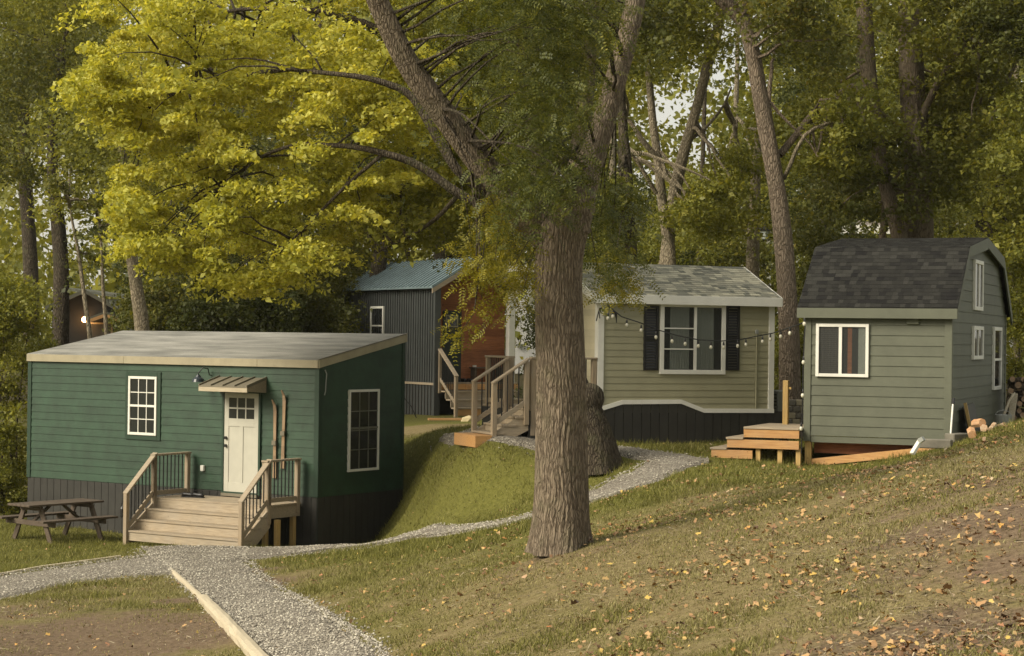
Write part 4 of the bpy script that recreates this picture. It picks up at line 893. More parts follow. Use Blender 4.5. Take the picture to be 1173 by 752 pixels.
# roof (continues over the porch on the left)
px_l = -.17; xo = .10; yo = .16
for sgn in (0, 1):
    (ya, za), (yb_, zb_) = ((-yo, e3-.0), (dep3/2, e3+rz_+.06)) if sgn == 0 else ((dep3+yo, e3), (dep3/2, e3+rz_+.06))
    sh = MB(); sh.prism([Vector((0,ya,za)), Vector((0,yb_,zb_)), Vector((0,yb_,zb_+.04)), Vector((0,ya,za+.04))], (px_l,0,0), (L3+xo,0,0)); ro = sh.build('roof', SH_GREY, root)
    if sgn: continue
    Ls = math.hypot(yb_-ya, zb_-za); up = Vector((0, (yb_-ya)/Ls, (zb_-za)/Ls)); nn = Vector((0, -up.z, up.y)); tb = MB(); n = int(Ls/.105)
    for r_ in range(n+1):
        q0 = r_*.105; q1 = min(Ls, q0+.125); x = px_l-.3+(r_*.23) % .3
        while x < L3+xo:
            w2_ = random.choice((.09,.13,.17,.22)); xa, xb = max(px_l, x), min(L3+xo, x+w2_)
            if xb-xa > .03 and q1 > q0:
                b_ = Vector((0, ya, za+.04)); p0, p1 = b_+up*q0+nn*(.009+random.random()*.005), b_+up*q1+nn*.004
                tb.add([p0+Vector((xa,0,0)), p0+Vector((xb-.004,0,0)), p1+Vector((xb-.004,0,0)), p1+Vector((xa,0,0)), p0-nn*.007+Vector((xa,0,0)), p0-nn*.007+Vector((xb-.004,0,0))], [(0,1,2,3),(4,5,1,0)])
            x += w2_
    tb.build('shingles', SH_GREY, ro)
fa = MB(); fa.box(px_l, L3+xo, -yo-.025, -yo, e3-.12, e3+.05); fa.box(px_l+.01, L3+xo-.01, -yo+.001, -.0, e3-.11, e3-.09)
for x in (px_l-.03, L3+xo):
    for ya in (-yo, dep3+yo):
        fa.prism([Vector((0,ya,e3-.11)), Vector((0,ya,e3+.045)), Vector((0,dep3/2,e3+rz_+.105)), Vector((0,dep3/2,e3+rz_-.06))], (x,0,0), (x+.028,0,0))
fa.build('fascia', WHITE, root, .004)
a0, zt = OF.front(755.5, 346.5); a1, _ = OF.front(830.5, 347); _, zb_ = OF.front(790, 429)
window(BF, a0, a1, zb_, zt, root, .085, mull=.54, glass=GLASS2, back=DARKIN, left_bars=(.33,.66), label='white framed slider window with grey curtains')
# curtains
for (c0, c1, zlo) in ((.10, .44, 0), (.58, .88, 0)):
    g = MB(); n = 40; x_0, x_1 = a0+.1+(a1-a0-.2)*c0, a0+.1+(a1-a0-.2)*c1; vs = []; fs = []
    for i in range(n+1):
        x = x_0+(x_1-x_0)*i/n; yy = -.0226-.0022*math.sin(i*1.1)+random.uniform(-.0005,.0005); vs += [(x, yy, zb_+.10), (x+.02*math.sin(i*.4), yy, zt-.09)]
    for i in range(n): fs.append((2*i, 2*i+2, 2*i+3, 2*i+1))
    g.add(vs, fs); g.build('curtain', CURT, root)
for (p0, p1) in ((737.3, 754), (831.5, 846.8)):
    x0, zt2 = OF.front(p0, 350.5); x1, _ = OF.front(p1, 350.5); _, zb2 = OF.front((p0+p1)/2, 424.5); g = MB(); framebox(BF, x0, x1, zb2, zt2, .045, .0, .045, g)
    rects(BF, x0+.045, x1-.045, (zb2+zt2)/2-.03, (zb2+zt2)/2+.03, .01, .044, g); so2 = g.build('shutter', BLACK, root, .004); g = MB()
    for k in range(22): z_ = zb2+.05+(zt2-zb2-.1)*k/22; g.add([BF(x0+.045,z_,.034),BF(x1-.045,z_,.034),BF(x1-.045,z_+.045,.014),BF(x0+.045,z_+.045,.014)], [(0,1,2,3)])
    g.build('louvres', BLACK, so2)
cx, ct_ = OF.front(866, 381); g = MB(); g.tube([(cx,-.03,ct_),(cx,-.03,s3-.0)], .014, 8); g.build('conduit', SAGE, root); g = MB(); rects(BF, cx-.03, cx+.03, ct_-.03, ct_+.05, .012, .05, g); g.build('junction_box', GREY, root, .004)
# porch of the olive cabin: deck, white post, rails, stairs
proot = empty('side_porch', (Bc.x, Bc.y, 0), R(th3)); tag(proot, 'side deck of the olive cabin with wooden stairs and black railing behind the big trunk', 'porch')
zd = OF.front(600, 468, .2)[1]
px_l = -1.38
boards(px_l, -.04, .0, 2.4, zd, 15, proot)
g = MB(); g.box(px_l+.01, -.04, -.02, -.001, zd-1.0, zd-.04); g.box(px_l-.02, px_l+.009, 0, 2.4, zd-1.0, zd-.04); g.build('deck_skirt', SKIRT, proot)
railing(proot, [(px_l+.06, .02, zd), (-.62, .02, zd), (-.08, .02, zd)], base_z=[zd-.5]*3, rail_h=.92, low=.09)
railing(proot, [(px_l+.06, 1.1, zd), (px_l+.06, 2.3, zd)], base_z=[zd-.2]*2, rail_h=.92, low=.09)
# stairs descend to the lower left, along local -x
stt = empty('side_stairs', (Bc.x, Bc.y, 0), R(th3)); tag(stt, 'short wooden stairs with two railings left of the big trunk, toward the olive cabin', 'stairs')
yA, yB = -.02, 1.0; pb = OF.at(px_l-.9, .4); gb = tz(pb.x, pb.y)+.07; ns = 4; rise = (zd-gb)/ns; run = .235
for i in range(1, ns):
    z_ = zd-i*rise; x1_ = px_l-.03-(i-1)*run; g = MB(); g.box(x1_-run-.03, x1_, yA-.02, yB+.02, z_-.036, z_); g.build('tread', WOODG, stt, .004)
for i in range(ns):
    z_ = zd-i*rise; x1_ = px_l-.03-i*run; g = MB(); g.box(x1_+.0, x1_+.02, yA+.02, yB-.02, z_-rise+.002, z_-.04); g.build('riser', WOODO if i == ns-1 else WOODG, stt)
xb_ = px_l-.03-(ns-1)*run
for y in (yA-.0, yB-.04):
    g = MB(); g.prism([Vector((px_l-.03,0,zd-.04)), Vector((px_l-.03,0,zd-.40)), Vector((xb_+.2,0,gb-.05)), Vector((xb_-.02,0,gb-.05)), Vector((xb_-.02,0,gb+rise*.8))], (0,y,0), (0,y+.04,0)); g.build('stringer', WOODG, stt)
g = MB(); g.box(xb_-.36, xb_-.03, yA-.05, yB+.05, gb-.12, gb+.10); g.build('bottom_step', WOODO, stt, .004)
for y in (yA, yB): railing(stt, [(xb_+.02, y, gb+.18), (px_l-.08, y, zd)], base_z=[gb-.05, zd-.3], rail_h=.88, low=.13)
# string lights
pts = []
for px, py in ((697,351),(712,363),(735,370.5),(755,378.5),(775,384.5),(800,389.5),(825,391),(850,389),(866,385.5),(885,382),(900,377),(915,372)): pts.append((px, py))
D_of = lambda px: (OF.at(0,0).y+(px-690)/205*1.4-.25) if px < 888 else 37.2-(px-888)/30*3.9
srt = empty('string_lights', at(697, 351, 36.1), 0); tag(srt, 'black cord of clear bulbs strung across the olive cabin wall to the gambrel cabin', 'string lights')
o0 = at(697, 351, 36.1)
P3d = [at(px, py, D_of(px))-o0 for px, py in pts]+[at(922.5, 369, 33.55)-o0]
g = MB(); g.tube(P3d, .011, 6); g.build('cord', BLACK, srt)
g = MB(); P4_ = [at(px, py, 33.5)-o0 for px, py in ((922.5,369),(921.5,384),(920.8,400),(920,420),(919.6,440),(919,470),(918.5,500),(917.8,520))]; g.tube(P4_, .011, 6); g.build('cord', BLACK, srt)
g = MB()
for k in range(3):
    cc = [at(683+k*4, 368-3*k, 36.05), at(686, 356-k, 36.0), at(693, 350.5, 35.98), at(700, 351+k, 36.0), at(704.5+k, 360, 36.03), at(706, 366+k*2, 36.05)]; g.tube([c_-o0 for c_ in cc], .010, 6)
g.build('cord_coil', BLACK, srt)
def bulb(p):
    g = MB(); p = Vector(p); g.tube([p-Vector((0,0,.07)), p-Vector((0,0,.08)), p-Vector((0,0,.105)), p-Vector((0,0,.135)), p-Vector((0,0,.15))], [.012,.022,.032,.026,.008], 12); bo = g.build('bulb', BULB, srt, smooth=True)
    g = MB(); g.tube([p+Vector((0,0,.0)), p-Vector((0,0,.03)), p-Vector((0,0,.072))], [.007,.017,.02], 8); g.build('socket', BLACK, bo)
for px, py in ((718,366),(734.5,372),(751.5,380),(770,384.5),(785,387.5),(800,390),(814.5,391.5),(829,391.5),(845,390),(854.5,388.5),(873.5,385),(882.5,382.5),(894.5,379),(905,375)):
    bulb(at(px, py, D_of(px))-o0)
for px, py in ((690.5,353),(696.5,358),(702,356)): bulb(at(px, py, 35.95)-o0)
for px, py in ((921.5,366),(920.5,410),(919.6,448),(917.8,486)): bulb(at(px, py-2, 33.45)-o0)

# ------------------------------------------------------------------ blue-grey metal cabin behind
D4 = 55.0; Cc = at(497.7, 475, D4); zg = tz(Cc.x, Cc.y); UF = Frame((Cc.x, Cc.y, 0), R(30)); root = empty('metal_cabin', (Cc.x, Cc.y, 0), R(30)); tag(root, 'dark ribbed metal cabin with a blue roof and a recessed cedar porch wall', 'cabin')
def UL(a, z, d): return (-d, a, z)     # long wall, local x=0
def UG(a, z, d): return (a, -d, z)
ev = UF.side(493.8, 330, 0)[1]; yl = UF.side(394.4, 340, 0)[0]; tb_z = UF.side(491.6, 440, 0)[1]; gw = 2.62
yend = yl; rdz = .78; rdx = gw/2
b_ = MB(); b_.box(0, gw, 0.62, yend, zg-.3, ev); b_.prism([Vector((0,0,ev)), Vector((gw,0,ev)), Vector((rdx,0,ev+rdz))], (0,0.62,0), (0,yend,0)); b_.box(0,.12,0,0.62,zg-.3,ev); b_.build('wall', SLATE, root)
g = MB(); a = 0.02; k = 0
while a < yend:
    g.box(-.03, -.001, a, a+.045, tb_z+.04, ev-.06); a += .15
g.build('wall_ribs', SLATE, root)
g = MB(); a = .02
while a < yend: g.box(-.02, -.001, a, a+.05, zg-.3, tb_z-.03); a += .19
g.build('skirt', SKIRT, root)
g = MB(); g.box(-.045, -.001, 0.0, yend, tb_z-.03, tb_z+.035); g.build('trim_board', WOODG, root)
g = MB(); g.box(-.05, .135, -.05, -.001, zg-.2, ev); g.build('corner_trim', SLATE, root)
rb = MB()
for s_ in (0, 1):
    X = (-.18, rdx) if s_ == 0 else (gw+.18, rdx); zz = (ev-.02, ev+rdz+.08)
    rb.prism([Vector((X[0],0,zz[0])), Vector((X[1],0,zz[1])), Vector((X[1],0,zz[1]+.04)), Vector((X[0],0,zz[0]+.04))], (0,-.12,0), (0,yend+.15,0))
ro = rb.build('roof', BLUER, root); g = MB(); a = -.10
while a < yend+.1:
    g.prism([Vector((-.185,0,ev+.02)), Vector((rdx,0,ev+rdz+.12)), Vector((rdx,0,ev+rdz+.155)), Vector((-.185,0,ev+.055))], (0,a,0), (0,a+.05,0)); a += .24
g.build('roof_ribs', BLUER, ro)
g = MB()
for s_ in (0, 1):
    X = (-.18, rdx) if s_ == 0 else (gw+.18, rdx)
    g.prism([Vector((X[0],0,ev-.16)), Vector((X[1],0,ev+rdz-.08)), Vector((X[1],0,ev+rdz+.075)), Vector((X[0],0,ev-.025))], (0,-.125 if s_ == 0 else -.124,0), (0,-.085,0))
g.build('rake_board', WOODG if True else WHITE, root)
g = MB(); g.box(gw-.20, gw, .0, .20, zg-.5, ev-.03); g.build('porch_post', WHITE, root, .006)
y0_, zt = UF.side(440.8, 351, 0); y1_, _ = UF.side(426, 351, 0); _, zb_ = UF.side(433, 392, 0); window(UL, y0_, y1_, zb_, zt, root, .07, rail=.45)
CP = lambda a, z, d: (a, 0.62-d, z)
s = MB(); fl = UF.front(520, 437.5, 1.0)[1]; siding(s, CP, .12, gw, fl, ev+rdz*.9, .19, None, proud=.014, blen=1.7, prof=lambda z: (.12, gw) if z < ev else (rdx*(z-ev)/rdz, gw-rdx*(z-ev)/rdz)); s.build('cedar_siding', CEDAR, root)
x0, zt = UF.front(498, 356, 1.1); x1, _ = UF.front(519, 356, 1.1); x0 = max(x0, .2)
g = MB(); rects(CP, x0, x1, fl, zt, .015, .05, g); do = g.build('door', NAVY, root); g = MB(); framebox(CP, x0+.08, x1-.12, zt-.48, zt-.12, .04, .05, .07, g); g.build('glass_frame', TANF, do); g = MB(); rects(CP, x0+.12, x1-.16, zt-.44, zt-.16, .051, .056, g); g.build('pane', GLASS, do)
g = MB(); rects(CP, x1, x1+.07, fl, zt+.07, .015, .045, g); rects(CP, x0-.05, x1+.07, zt+.072, zt+.13, .015, .045, g); g.build('door_frame', CEDAR, root); g = MB(); rects(CP, x0+.0, x1+.30, zt+.14, zt+.19, .015, .06, g); g.build('header_trim', CEDAR, root)
ox, oz = UF.front(533.5, 421, 1.1); g = MB(); rects(CP, ox-.05, ox+.05, oz-.07, oz+.07, .02, .08, g); g.build('outlet_box', WHITE, root)
# its deck and steps
droot = empty('cedar_porch_deck', (Cc.x, Cc.y, 0), R(30)); tag(droot, 'wooden porch deck and orange steps in front of the cedar wall', 'deck')
boards(.14, gw+.1, -.0, 1.12, fl, 8, droot)
g = MB(); g.box(.14, gw+.1, -.03, -.001, fl-.2, fl-.04); g.build('rim_board', WOODO, droot)
for k in range(4): g = MB(); q = .3+k*.7; g.box(q, q+.06, -.06, -.031, fl-.2, fl-.04); g.build('joist_end', WOODO, droot)
stp = 4; pb = UF.at(1.2, -1.2); gb = tz(pb.x, pb.y); rs = (fl-gb)/(stp)
for i in range(1, stp):
    g = MB(); g.box(.15, gw-.1, -.0-i*.33-.02, -(i-1)*.33-.065, fl-i*rs-.04, fl-i*rs); g.build('tread', WOODG, droot); g = MB(); g.box(.17, gw-.12, -i*.33+.0, -i*.33+.03, fl-(i+1)*rs+.0, fl-i*rs-.042); g.build('riser', WOODO if i == stp-1 else WOODG, droot)
railing(droot, [(.12, -1.05, gb+.2), (.12, -.06, fl)], base_z=[gb-.05, fl-.3], rail_h=.92, low=.13)
p = UF.at(1.9, .40, fl); o = empty('porch_bench', p, R(30)); tag(o, 'low dark wooden bench against the cedar wall', 'bench')
g = MB(); g.box(-.5, .5, -.15, .15, .40, .44); g.build('seat', PICNIC, o, .005)
for x in (-.42, .42): g = MB(); g.box(x-.03, x+.03, -.13, .13, 0, .398); g.build('leg', PICNIC, o)
for k in range(3): shoe('shoe', UF.at(.95+k*.2, .42, fl), R(-60), ['leftmost black shoe in the row below the cedar wall', 'middle black shoe in the row below the cedar wall', 'rightmost black shoe in the row below the cedar wall'][k], 'shoes below the cedar wall', s=1.3)
p0 = at(470, 478, 50); o = empty('bent_pipe', (p0.x, p0.y, tz(p0.x, p0.y)), 0); tag(o, 'thin black cable slanting down the skirt of the metal cabin', 'cable'); q0 = at(462, 455, 50)-o.location; q1 = at(477, 479, 50)-o.location; g = MB(); g.tube([tuple(q0), tuple((q0+q1)/2+Vector((.03,0,.03))), tuple(q1)], .015, 6); g.build('cable_length', BLACK, o)
p0 = at(537, 488, 50); o = empty('pale_rock', (p0.x, p0.y, tz(p0.x, p0.y)-.03), 0); tag(o, 'pale rounded rock before the orange porch steps', 'rock'); g = MB(); VV = [Vector(v)*1 for v in IV]; g.add([(v.x*.22*random.uniform(.8,1.2), v.y*.18, v.z*.15*random.uniform(.8,1.2)+.06) for v in VV], IF); g.build('stone', m_paint('pale_stone', (.5,.42,.24), .9), o, smooth=False)
p0 = at(512, 482, 51); o = empty('loose_board', (p0.x, p0.y, tz(p0.x, p0.y)+.03), R(10)); tag(o, 'orange board lying on the mulch below the porch steps', 'board'); g = MB(); g.box(-.5, .5, -.1, .1, 0, .05); g.build('plank', WOODO, o)
p0 = at(543.5, 461, 41); o = empty('water_bottle', p0+Vector((0,0,-.12)), 0)
g = None; bpy.data.objects.remove(o)

# ------------------------------------------------------------------ far-left dark shed with a lit lamp
Ds = 70; sb = at(98, 430, Ds); zs = tz(sb.x, sb.y); root = empty('dark_shed', (sb.x, sb.y, zs), R(12)); tag(root, 'dark shed in the woods with a lit porch lamp', 'shed')
SF = Frame((sb.x, sb.y, zs), R(12)); S = lambda px, py, y=0: SF.front(px, py, y)
xl_, ze_ = S(62, 344); xp, zp = S(97, 334.5); xr_, ze2 = S(137, 356); ze_ -= zs*0
xl_, ze_ = S(60, 349)
def rel(z): return z-zs
xr_ = S(140,357)[0]
zE = S(62, 352)[1]-0; zP = S(97, 336)[1]; zE2 = S(140, 360)[1]
g = MB(); g.prism([Vector((xl_,0,-.4)), Vector((xr_,0,-.4)), Vector((xr_,0,zE2)), Vector((xp,0,zP)), Vector((xl_,0,zE))], (0,0,0), (0,5,0)); g.build('wall', SHED, root)
g = MB(); k_ = (zP-zE)/(xp-xl_); g.prism([Vector((xl_-.25,0,zE-.25*k_)), Vector((xp,0,zP)), Vector((xp,0,zP+.14)), Vector((xl_-.25,0,zE-.25*k_+.14))], (0,-.25,0), (0,5.2,0)); k2 = (zP-zE2)/(xr_-xp); g.prism([Vector((xr_+.25,0,zE2-.25*k2)), Vector((xp,0,zP)), Vector((xp,0,zP+.14)), Vector((xr_+.25,0,zE2-.25*k2+.14))], (0,-.25,0), (0,5.2,0)); g.build('roof', SHEDR, root)
ca = [S(103, 366), S(121, 359.5), S(137, 366)]
g = MB()
for (p, q) in ((0, 1), (1, 2)): g.prism([Vector((ca[p][0],0,ca[p][1])), Vector((ca[q][0],0,ca[q][1])), Vector((ca[q][0],0,ca[q][1]+.08)), Vector((ca[p][0],0,ca[p][1]+.08))], (0,-.9,0), (0,-.01,0))
cno = g.build('door_canopy', SHEDR, root); g = MB()
for (p, q) in ((0, 1), (1, 2)): g.prism([Vector((ca[p][0],0,ca[p][1]-.12)), Vector((ca[q][0],0,ca[q][1]-.12)), Vector((ca[q][0],0,ca[q][1])), Vector((ca[p][0],0,ca[p][1]))], (0,-.93,0), (0,-.90,0))
g.build('canopy_trim', WOODO, cno)
xa, zt = S(104, 371.5); xb, _ = S(127, 371.5); g = MB(); g.box(xa, xb, -.06, 0, 0, zt); do = g.build('door', m_paint('dark_olive_door', (.05,.05,.04)), root); g = MB(); g.box(xb, xb+.07, -.08, 0, 0, zt+.06); g.box(xa-.05, xb, -.08, 0, zt+.001, zt+.06); g.build('door_frame', TANF, root)
lx_, lz_ = S(97, 365.5, -.35); g = MB(); g.tube([(lx_,0,lz_+.1),(lx_,-.2,lz_+.14),(lx_,-.34,lz_+.12),(lx_,-.35,lz_+.08)], .02, 6); lo = g.build('porch_lamp', BLACK, root); g = MB(); g.tube([(lx_,-.35,lz_+.08),(lx_,-.35,lz_+.04),(lx_,-.35,lz_-.03),(lx_,-.35,lz_-.10),(lx_,-.35,lz_-.13)], [.03,.08,.11,.08,.02], 12); g.build('lamp_globe', LIT, lo, smooth=True)
pl = bpy.data.lights.new('porch_lamp_light', 'POINT'); pl.energy = 5; pl.color = (1,.5,.18); pl.shadow_soft_size = .12; plo = bpy.data.objects.new('porch_lamp_light', pl); COL.objects.link(plo); plo.parent = root; plo.location = (lx_, -.62, lz_-.02)
# pale metal building behind the shed
p0 = at(132, 430, 76); zz = tz(p0.x, p0.y); o = empty('pale_outbuilding', (p0.x, p0.y, zz), R(-8)); tag(o, 'pale green metal outbuilding just behind the dark shed', 'building'); hh = at(132, 343, 76).z-zz
g = MB(); g.box(-.8, .65, 0, 3, -.4, hh); g.build('wall', m_paint('pale_green_metal', (.13,.14,.10), .6), o); g = MB()
for k in range(7): g.box(-.79+k*.21, -.76+k*.21, -.03, -.001, -.4, hh-.02)
g.build('wall_ribs', m_paint('pale_green_rib', (.15,.16,.12), .6), o); g = MB(); g.prism([Vector((-2.2,0,hh+.35)), Vector((.8,0,hh-.02)), Vector((.8,0,hh+.08)), Vector((-2.2,0,hh+.45))], (0,-.2,0), (0,3.2,0)); g.build('roof', SHEDR, o)
# distant houses
def house(px0, px1, pyt, pye, D, wallc, roofc, label, win=(), rz=0, base=430):
    pm = at((px0+px1)/2, base, D); zz = tz(pm.x, pm.y); o = empty('distant_house', (pm.x, pm.y, zz), rz); tag(o, label, 'house'); w_ = size(px1-px0, D)/2; he = at((px0+px1)/2, pye, D).z-zz; hr = at((px0+px1)/2, pyt, D).z-zz
    g = MB(); g.box(-w_, w_, 0, 7, -.5, he); g.build('wall', wallc, o); g = MB(); g.prism([Vector((0,-.5,he-.1)), Vector((0,3.5,hr)), Vector((0,7.5,he-.1)), Vector((0,7.5,he+.1)), Vector((0,3.5,hr+.2)), Vector((0,-.5,he+.1))], (-w_-.4,0,0), (w_+.4,0,0)); g.build('roof', roofc, o)
    g = MB(); g.box(-w_-.4, w_+.4, -.56, -.5, he-.25, he+.12); g.build('fascia', WHITE, o)
    for (a, b_, c_, d) in win:
        q0 = at(a, c_, D).x-pm.x; q1 = at(b_, c_, D).x-pm.x; z1_ = at(a, c_, D).z-zz; z0_ = at(a, d, D).z-zz; g = MB(); g.box(q0, q1, -.05, .01, z0_, z1_); wn = g.build('window', WHITE, o); g = MB(); g.box(q0+.12, q1-.12, -.07, -.051, z0_+.12, z1_-.12); g.build('pane', GLASS, wn)
HW = m_paint('white_house_wall', (.8,.8,.78), .7); RG = m_paint('brown_grey_roof', (.17,.15,.13), .9)
house(700, 760, 235, 258, 96, HW, RG, 'white distant house seen between trunks left of centre right', ((733,742,264,276),(733,742,284,296)))
house(968, 1016, 240, 262, 84, m_paint('grey_green_house', (.10,.12,.09), .8), RG, 'grey-roofed distant house above the gambrel roof, left of the big twin trunks')
house(1100, 1165, 235, 259, 90, HW, RG, 'distant house glimpsed right of the gambrel gable peak')
house(590, 616, 296, 306, 88, HW, RG, 'white house-shaped box glimpsed through leaves just left of the big trunk')  # plain white box under a low roof, seen through the leaves
house(840, 882, 262, 280, 92, HW, RG, 'white distant house seen between trunks behind the street lamp')
bpy.data.objects['distant_house']['label'] = 'white distant house with two windows seen right of the big trunk'
# street lamp and globe lamp
p0 = at(875, 320, 62); zz = tz(p0.x, p0.y); o = empty('street_lamp', (p0.x, p0.y, zz), 0); tag(o, 'black lantern-topped street lamp among the trunks behind the olive roof', 'street lamp'); hz = at(875, 264, 62).z-zz
g = MB(); g.tube([(0,0,-.1),(0,0,.6),(0,0,.65),(0,0,hz-.3)], [.09,.08,.05,.04], 10); g.build('pole', BLACK, o); g = MB(); g.tube([(0,0,hz-.3),(0,0,hz-.28),(0,0,hz-.02)], [.07,.09,.14], 6); g.build('lantern_glass', m_paint('pale_lantern_glass', (.5,.55,.5), .2), o); g = MB(); g.tube([(0,0,hz-.02),(0,0,hz+.02),(0,0,hz+.12),(0,0,hz+.2)], [.19,.19,.09,.02], 6); g.build('cap', BLACK, o)
p0 = at(444.5, 298, 66); zz = tz(p0.x, p0.y); o = empty('globe_lamp', (p0.x, p0.y, zz), 0); tag(o, 'white globe lamp on a thin pole behind the blue metal roof', 'street lamp'); hz = p0.z-zz
g = MB(); g.tube([(0,0,-.1),(0,0,hz-.1)], .035, 8); g.build('pole', BLACK, o); g = MB(); g.tube([(0,0,hz+.13*math.sin(a)) for a in np.linspace(-1.5,1.5,9)], [.13*math.cos(a)+.002 for a in np.linspace(-1.5,1.5,9)], 14); g.build('globe', WHITE, o, smooth=True)

# ------------------------------------------------------------------ picnic table
pc = gp(64, 618); pt = empty('picnic_table', (pc.x, pc.y, pc.z), R(50)); q = at(67, 575, pc.y)
tag(pt, 'old grey-brown wooden picnic table on the grass left of the porch stairs', 'picnic table')
for k in range(5): g = MB(); y = -.36+k*.145; g.box(-.92, .92, y, y+.138, .715, .755); g.build('top_board', PICNIC, pt, .004)
for sg in (-1, 1):
    for k in range(2): g = MB(); y = sg*.68-.14+k*.142; g.box(-.92, .92, y, y+.137, .425, .465); g.build('seat', PICNIC, pt, .004)
for x in (-.62, .62):
    g = MB(); g.box(x-.02, x+.02, -.80, .80, .325, .423); g.build('seat_beam', PICNIC, pt, .003); g = MB(); g.box(x-.02, x+.02, -.33, .33, .625, .713); g.build('top_beam', PICNIC, pt, .003)
    for sg in (-1, 1): g = MB(); g.beam((x+.045, sg*.24, .713), (x+.045, sg*.62, -.03), .04, .12, (0,1,0)); g.build('leg', PICNIC, pt, .003)
for sg in (-1, 1): g = MB(); g.beam((sg*.60, 0, .36), (sg*.15, 0, .70), .08, .04); g.build('brace', PICNIC, pt)
pb = at(18, 562, 47); zz = tz(pb.x, pb.y); o = empty('garden_bench', (pb.x, pb.y, max(zz, pb.z-.6)), R(5)); tag(o, 'pale plank bench half hidden behind the left corner of the green cabin', 'bench')
g = MB(); g.box(-.55, .35, -.2, .2, .50, .56); g.build('seat', TANF, o, .005)
for x in (-.45, .25): g = MB(); g.box(x-.05, x+.05, -.15, .15, -.2, .498); g.build('leg', PICNIC, o)

# ------------------------------------------------------------------ peeled timbers edging the path
def timber(pts, rads, label):
    P = [gp(px, py) for px, py in pts]; o0 = P[0]; o = empty('edging_timber', o0, 0); tag(o, label, 'timber', 'peeled timbers edging the gravel path')
    Q = []; RR = []; n = len(P); V = []; Fs = []
    for i in range(n-1):
        for k in range(6): f = k/6; Q.append(P[i].lerp(P[i+1], f)-o0); RR.append(rads[i]+(rads[i+1]-rads[i])*f)
    Q.append(P[-1]-o0); RR.append(rads[-1]); m_ = len(Q); sec = [(-1,-.5),(-.95,.55),(-.6,.95),(.1,1.02),(.72,.82),(1,.3),(.9,-.55)]
    for i, q in enumerate(Q):
        d = (Q[min(i+1,m_-1)]-Q[max(i-1,0)]).normalized(); s_ = Vector((d.y,-d.x,0)).normalized()
        for (u, v_) in sec: V.append(q+s_*u*RR[i]*random.uniform(.8,1.12)+Vector((0,0,(v_*random.uniform(.9,1.06)+.45)*RR[i])))
    k_ = len(sec)
    for i in range(m_-1):
        for j in range(k_): Fs.append((i*k_+j, i*k_+(j+1)%k_, (i+1)*k_+(j+1)%k_, (i+1)*k_+j))
    Fs += [tuple(range(k_)), tuple((m_-1)*k_+j for j in range(k_))]
    g = MB(); g.add(V, Fs); g.build('log', BLOND, o)
timber([(196,655),(218,676),(241,699)], [.038,.046,.048], 'thinner peeled timber lying beside the gravel, the farther of two')
timber([(233,690),(258,716),(287,748),(317,780)], [.075,.085,.085,.085], 'thicker peeled timber lying beside the gravel, the nearer of two')
P = [gp(px, py) for px, py in ((-30,666),(0,660),(50,651.5),(100,645),(138,640))]; o = empty('path_edging', P[0], 0); tag(o, 'thin tan edging strip along the left gravel path', 'edging'); g = MB(); g.tube([q-P[0]+Vector((0,0,.03)) for q in P], .025, 6); g.build('strip', BLOND, o)
FOOT.append((GF, (-.05, L_+.05, -.02, W_))); FOOT.append((RF, (-.02, L2, .1, W2))); FOOT.append((OF, (-1.4, L3+.2, .02, 2.8))); FOOT.append((UF, (0, 3, 0, 7)))
# ------------------------------------------------------------------ trees
def trunk_mesh(name, P, Rd, mat, parent, n=72, ridge=.035, flare=None, step=.05, lobes=36, seed=1):
    """bark-ridged trunk: rings along P with wandering vertical ridges in real geometry"""
    P = [Vector(p) for p in P]; pts = []; rr = []; hs = []; h = 0
    for i in range(len(P)-1):
        p0, p1, p2, p3 = P[max(i-1,0)], P[i], P[i+1], P[min(i+2,len(P)-1)]
        m_ = max(1, int((p2-p1).length/step))
        for k in range(m_):
            f = k/m_; q = .5*((2*p1)+(p2-p0)*f+(2*p0-5*p1+4*p2-p3)*f*f+(-p0+3*p1-3*p2+p3)*f**3)
            pts.append(q); rr.append(Rd[i]+(Rd[i+1]-Rd[i])*f)
    pts.append(P[-1]); rr.append(Rd[-1]); r_ = np.random.default_rng(seed); ph = r_.uniform(0, 6.28, 24)
    V = []; prev = None; m_ = len(pts); th_ = np.arange(n)/n*2*np.pi
    for i, p in enumerate(pts):
        d = (pts[min(i+1,m_-1)]-pts[max(i-1,0)]).normalized()
        u = d.orthogonal().normalized() if prev is None else (prev-d*prev.dot(d)).normalized(); prev = u; v = d.cross(u)
        if i: h += (p-pts[i-1]).length
        wob = th_+.05*np.sin(h*2.1+ph[0])+.05*np.sin(h*5.3+th_*2+ph[1])
        lb = lobes if rr[0] > .2 else 16
        rd = np.abs(np.sin(wob*round(lb/2)+ph[2]+.9*np.sin(h*4.3+th_*4)+.5*np.sin(h*9.1-th_*7)))*.9+.5*np.abs(np.sin(wob*round(lb*.8)+1.3*np.sin(h*3.3+ph[3]+th_*5)))
        rad = rr[i]*(1+ridge*(rd-.7)+.035*np.sin(th_*3+h*.8+ph[4])+.02*np.sin(th_*5-h*1.7+ph[5]))
        if flare: rad = rad*(1+flare*np.exp(-h/.28)*(1+.8*np.sin(th_*5+ph[6])+.4*np.sin(th_*3+ph[7])))
        for k in range(n): V.append(p+(u*math.cos(th_[k])+v*math.sin(th_[k]))*float(rad[k]))
    fs = [(i*n+k, i*n+(k+1)%n, (i+1)*n+(k+1)%n, (i+1)*n+k) for i in range(m_-1) for k in range(n)]
    fs.append(tuple((m_-1)*n+k for k in range(n)))
    return link_mesh(name, V, fs, mat, parent, True)
def rel_pts(lst, o0): return [at(x, y, D)-o0 for x, y, D in lst]
def hw(lst, wd): return [size(w_, D)/2 for (x, y, D), w_ in zip(lst, wd)]

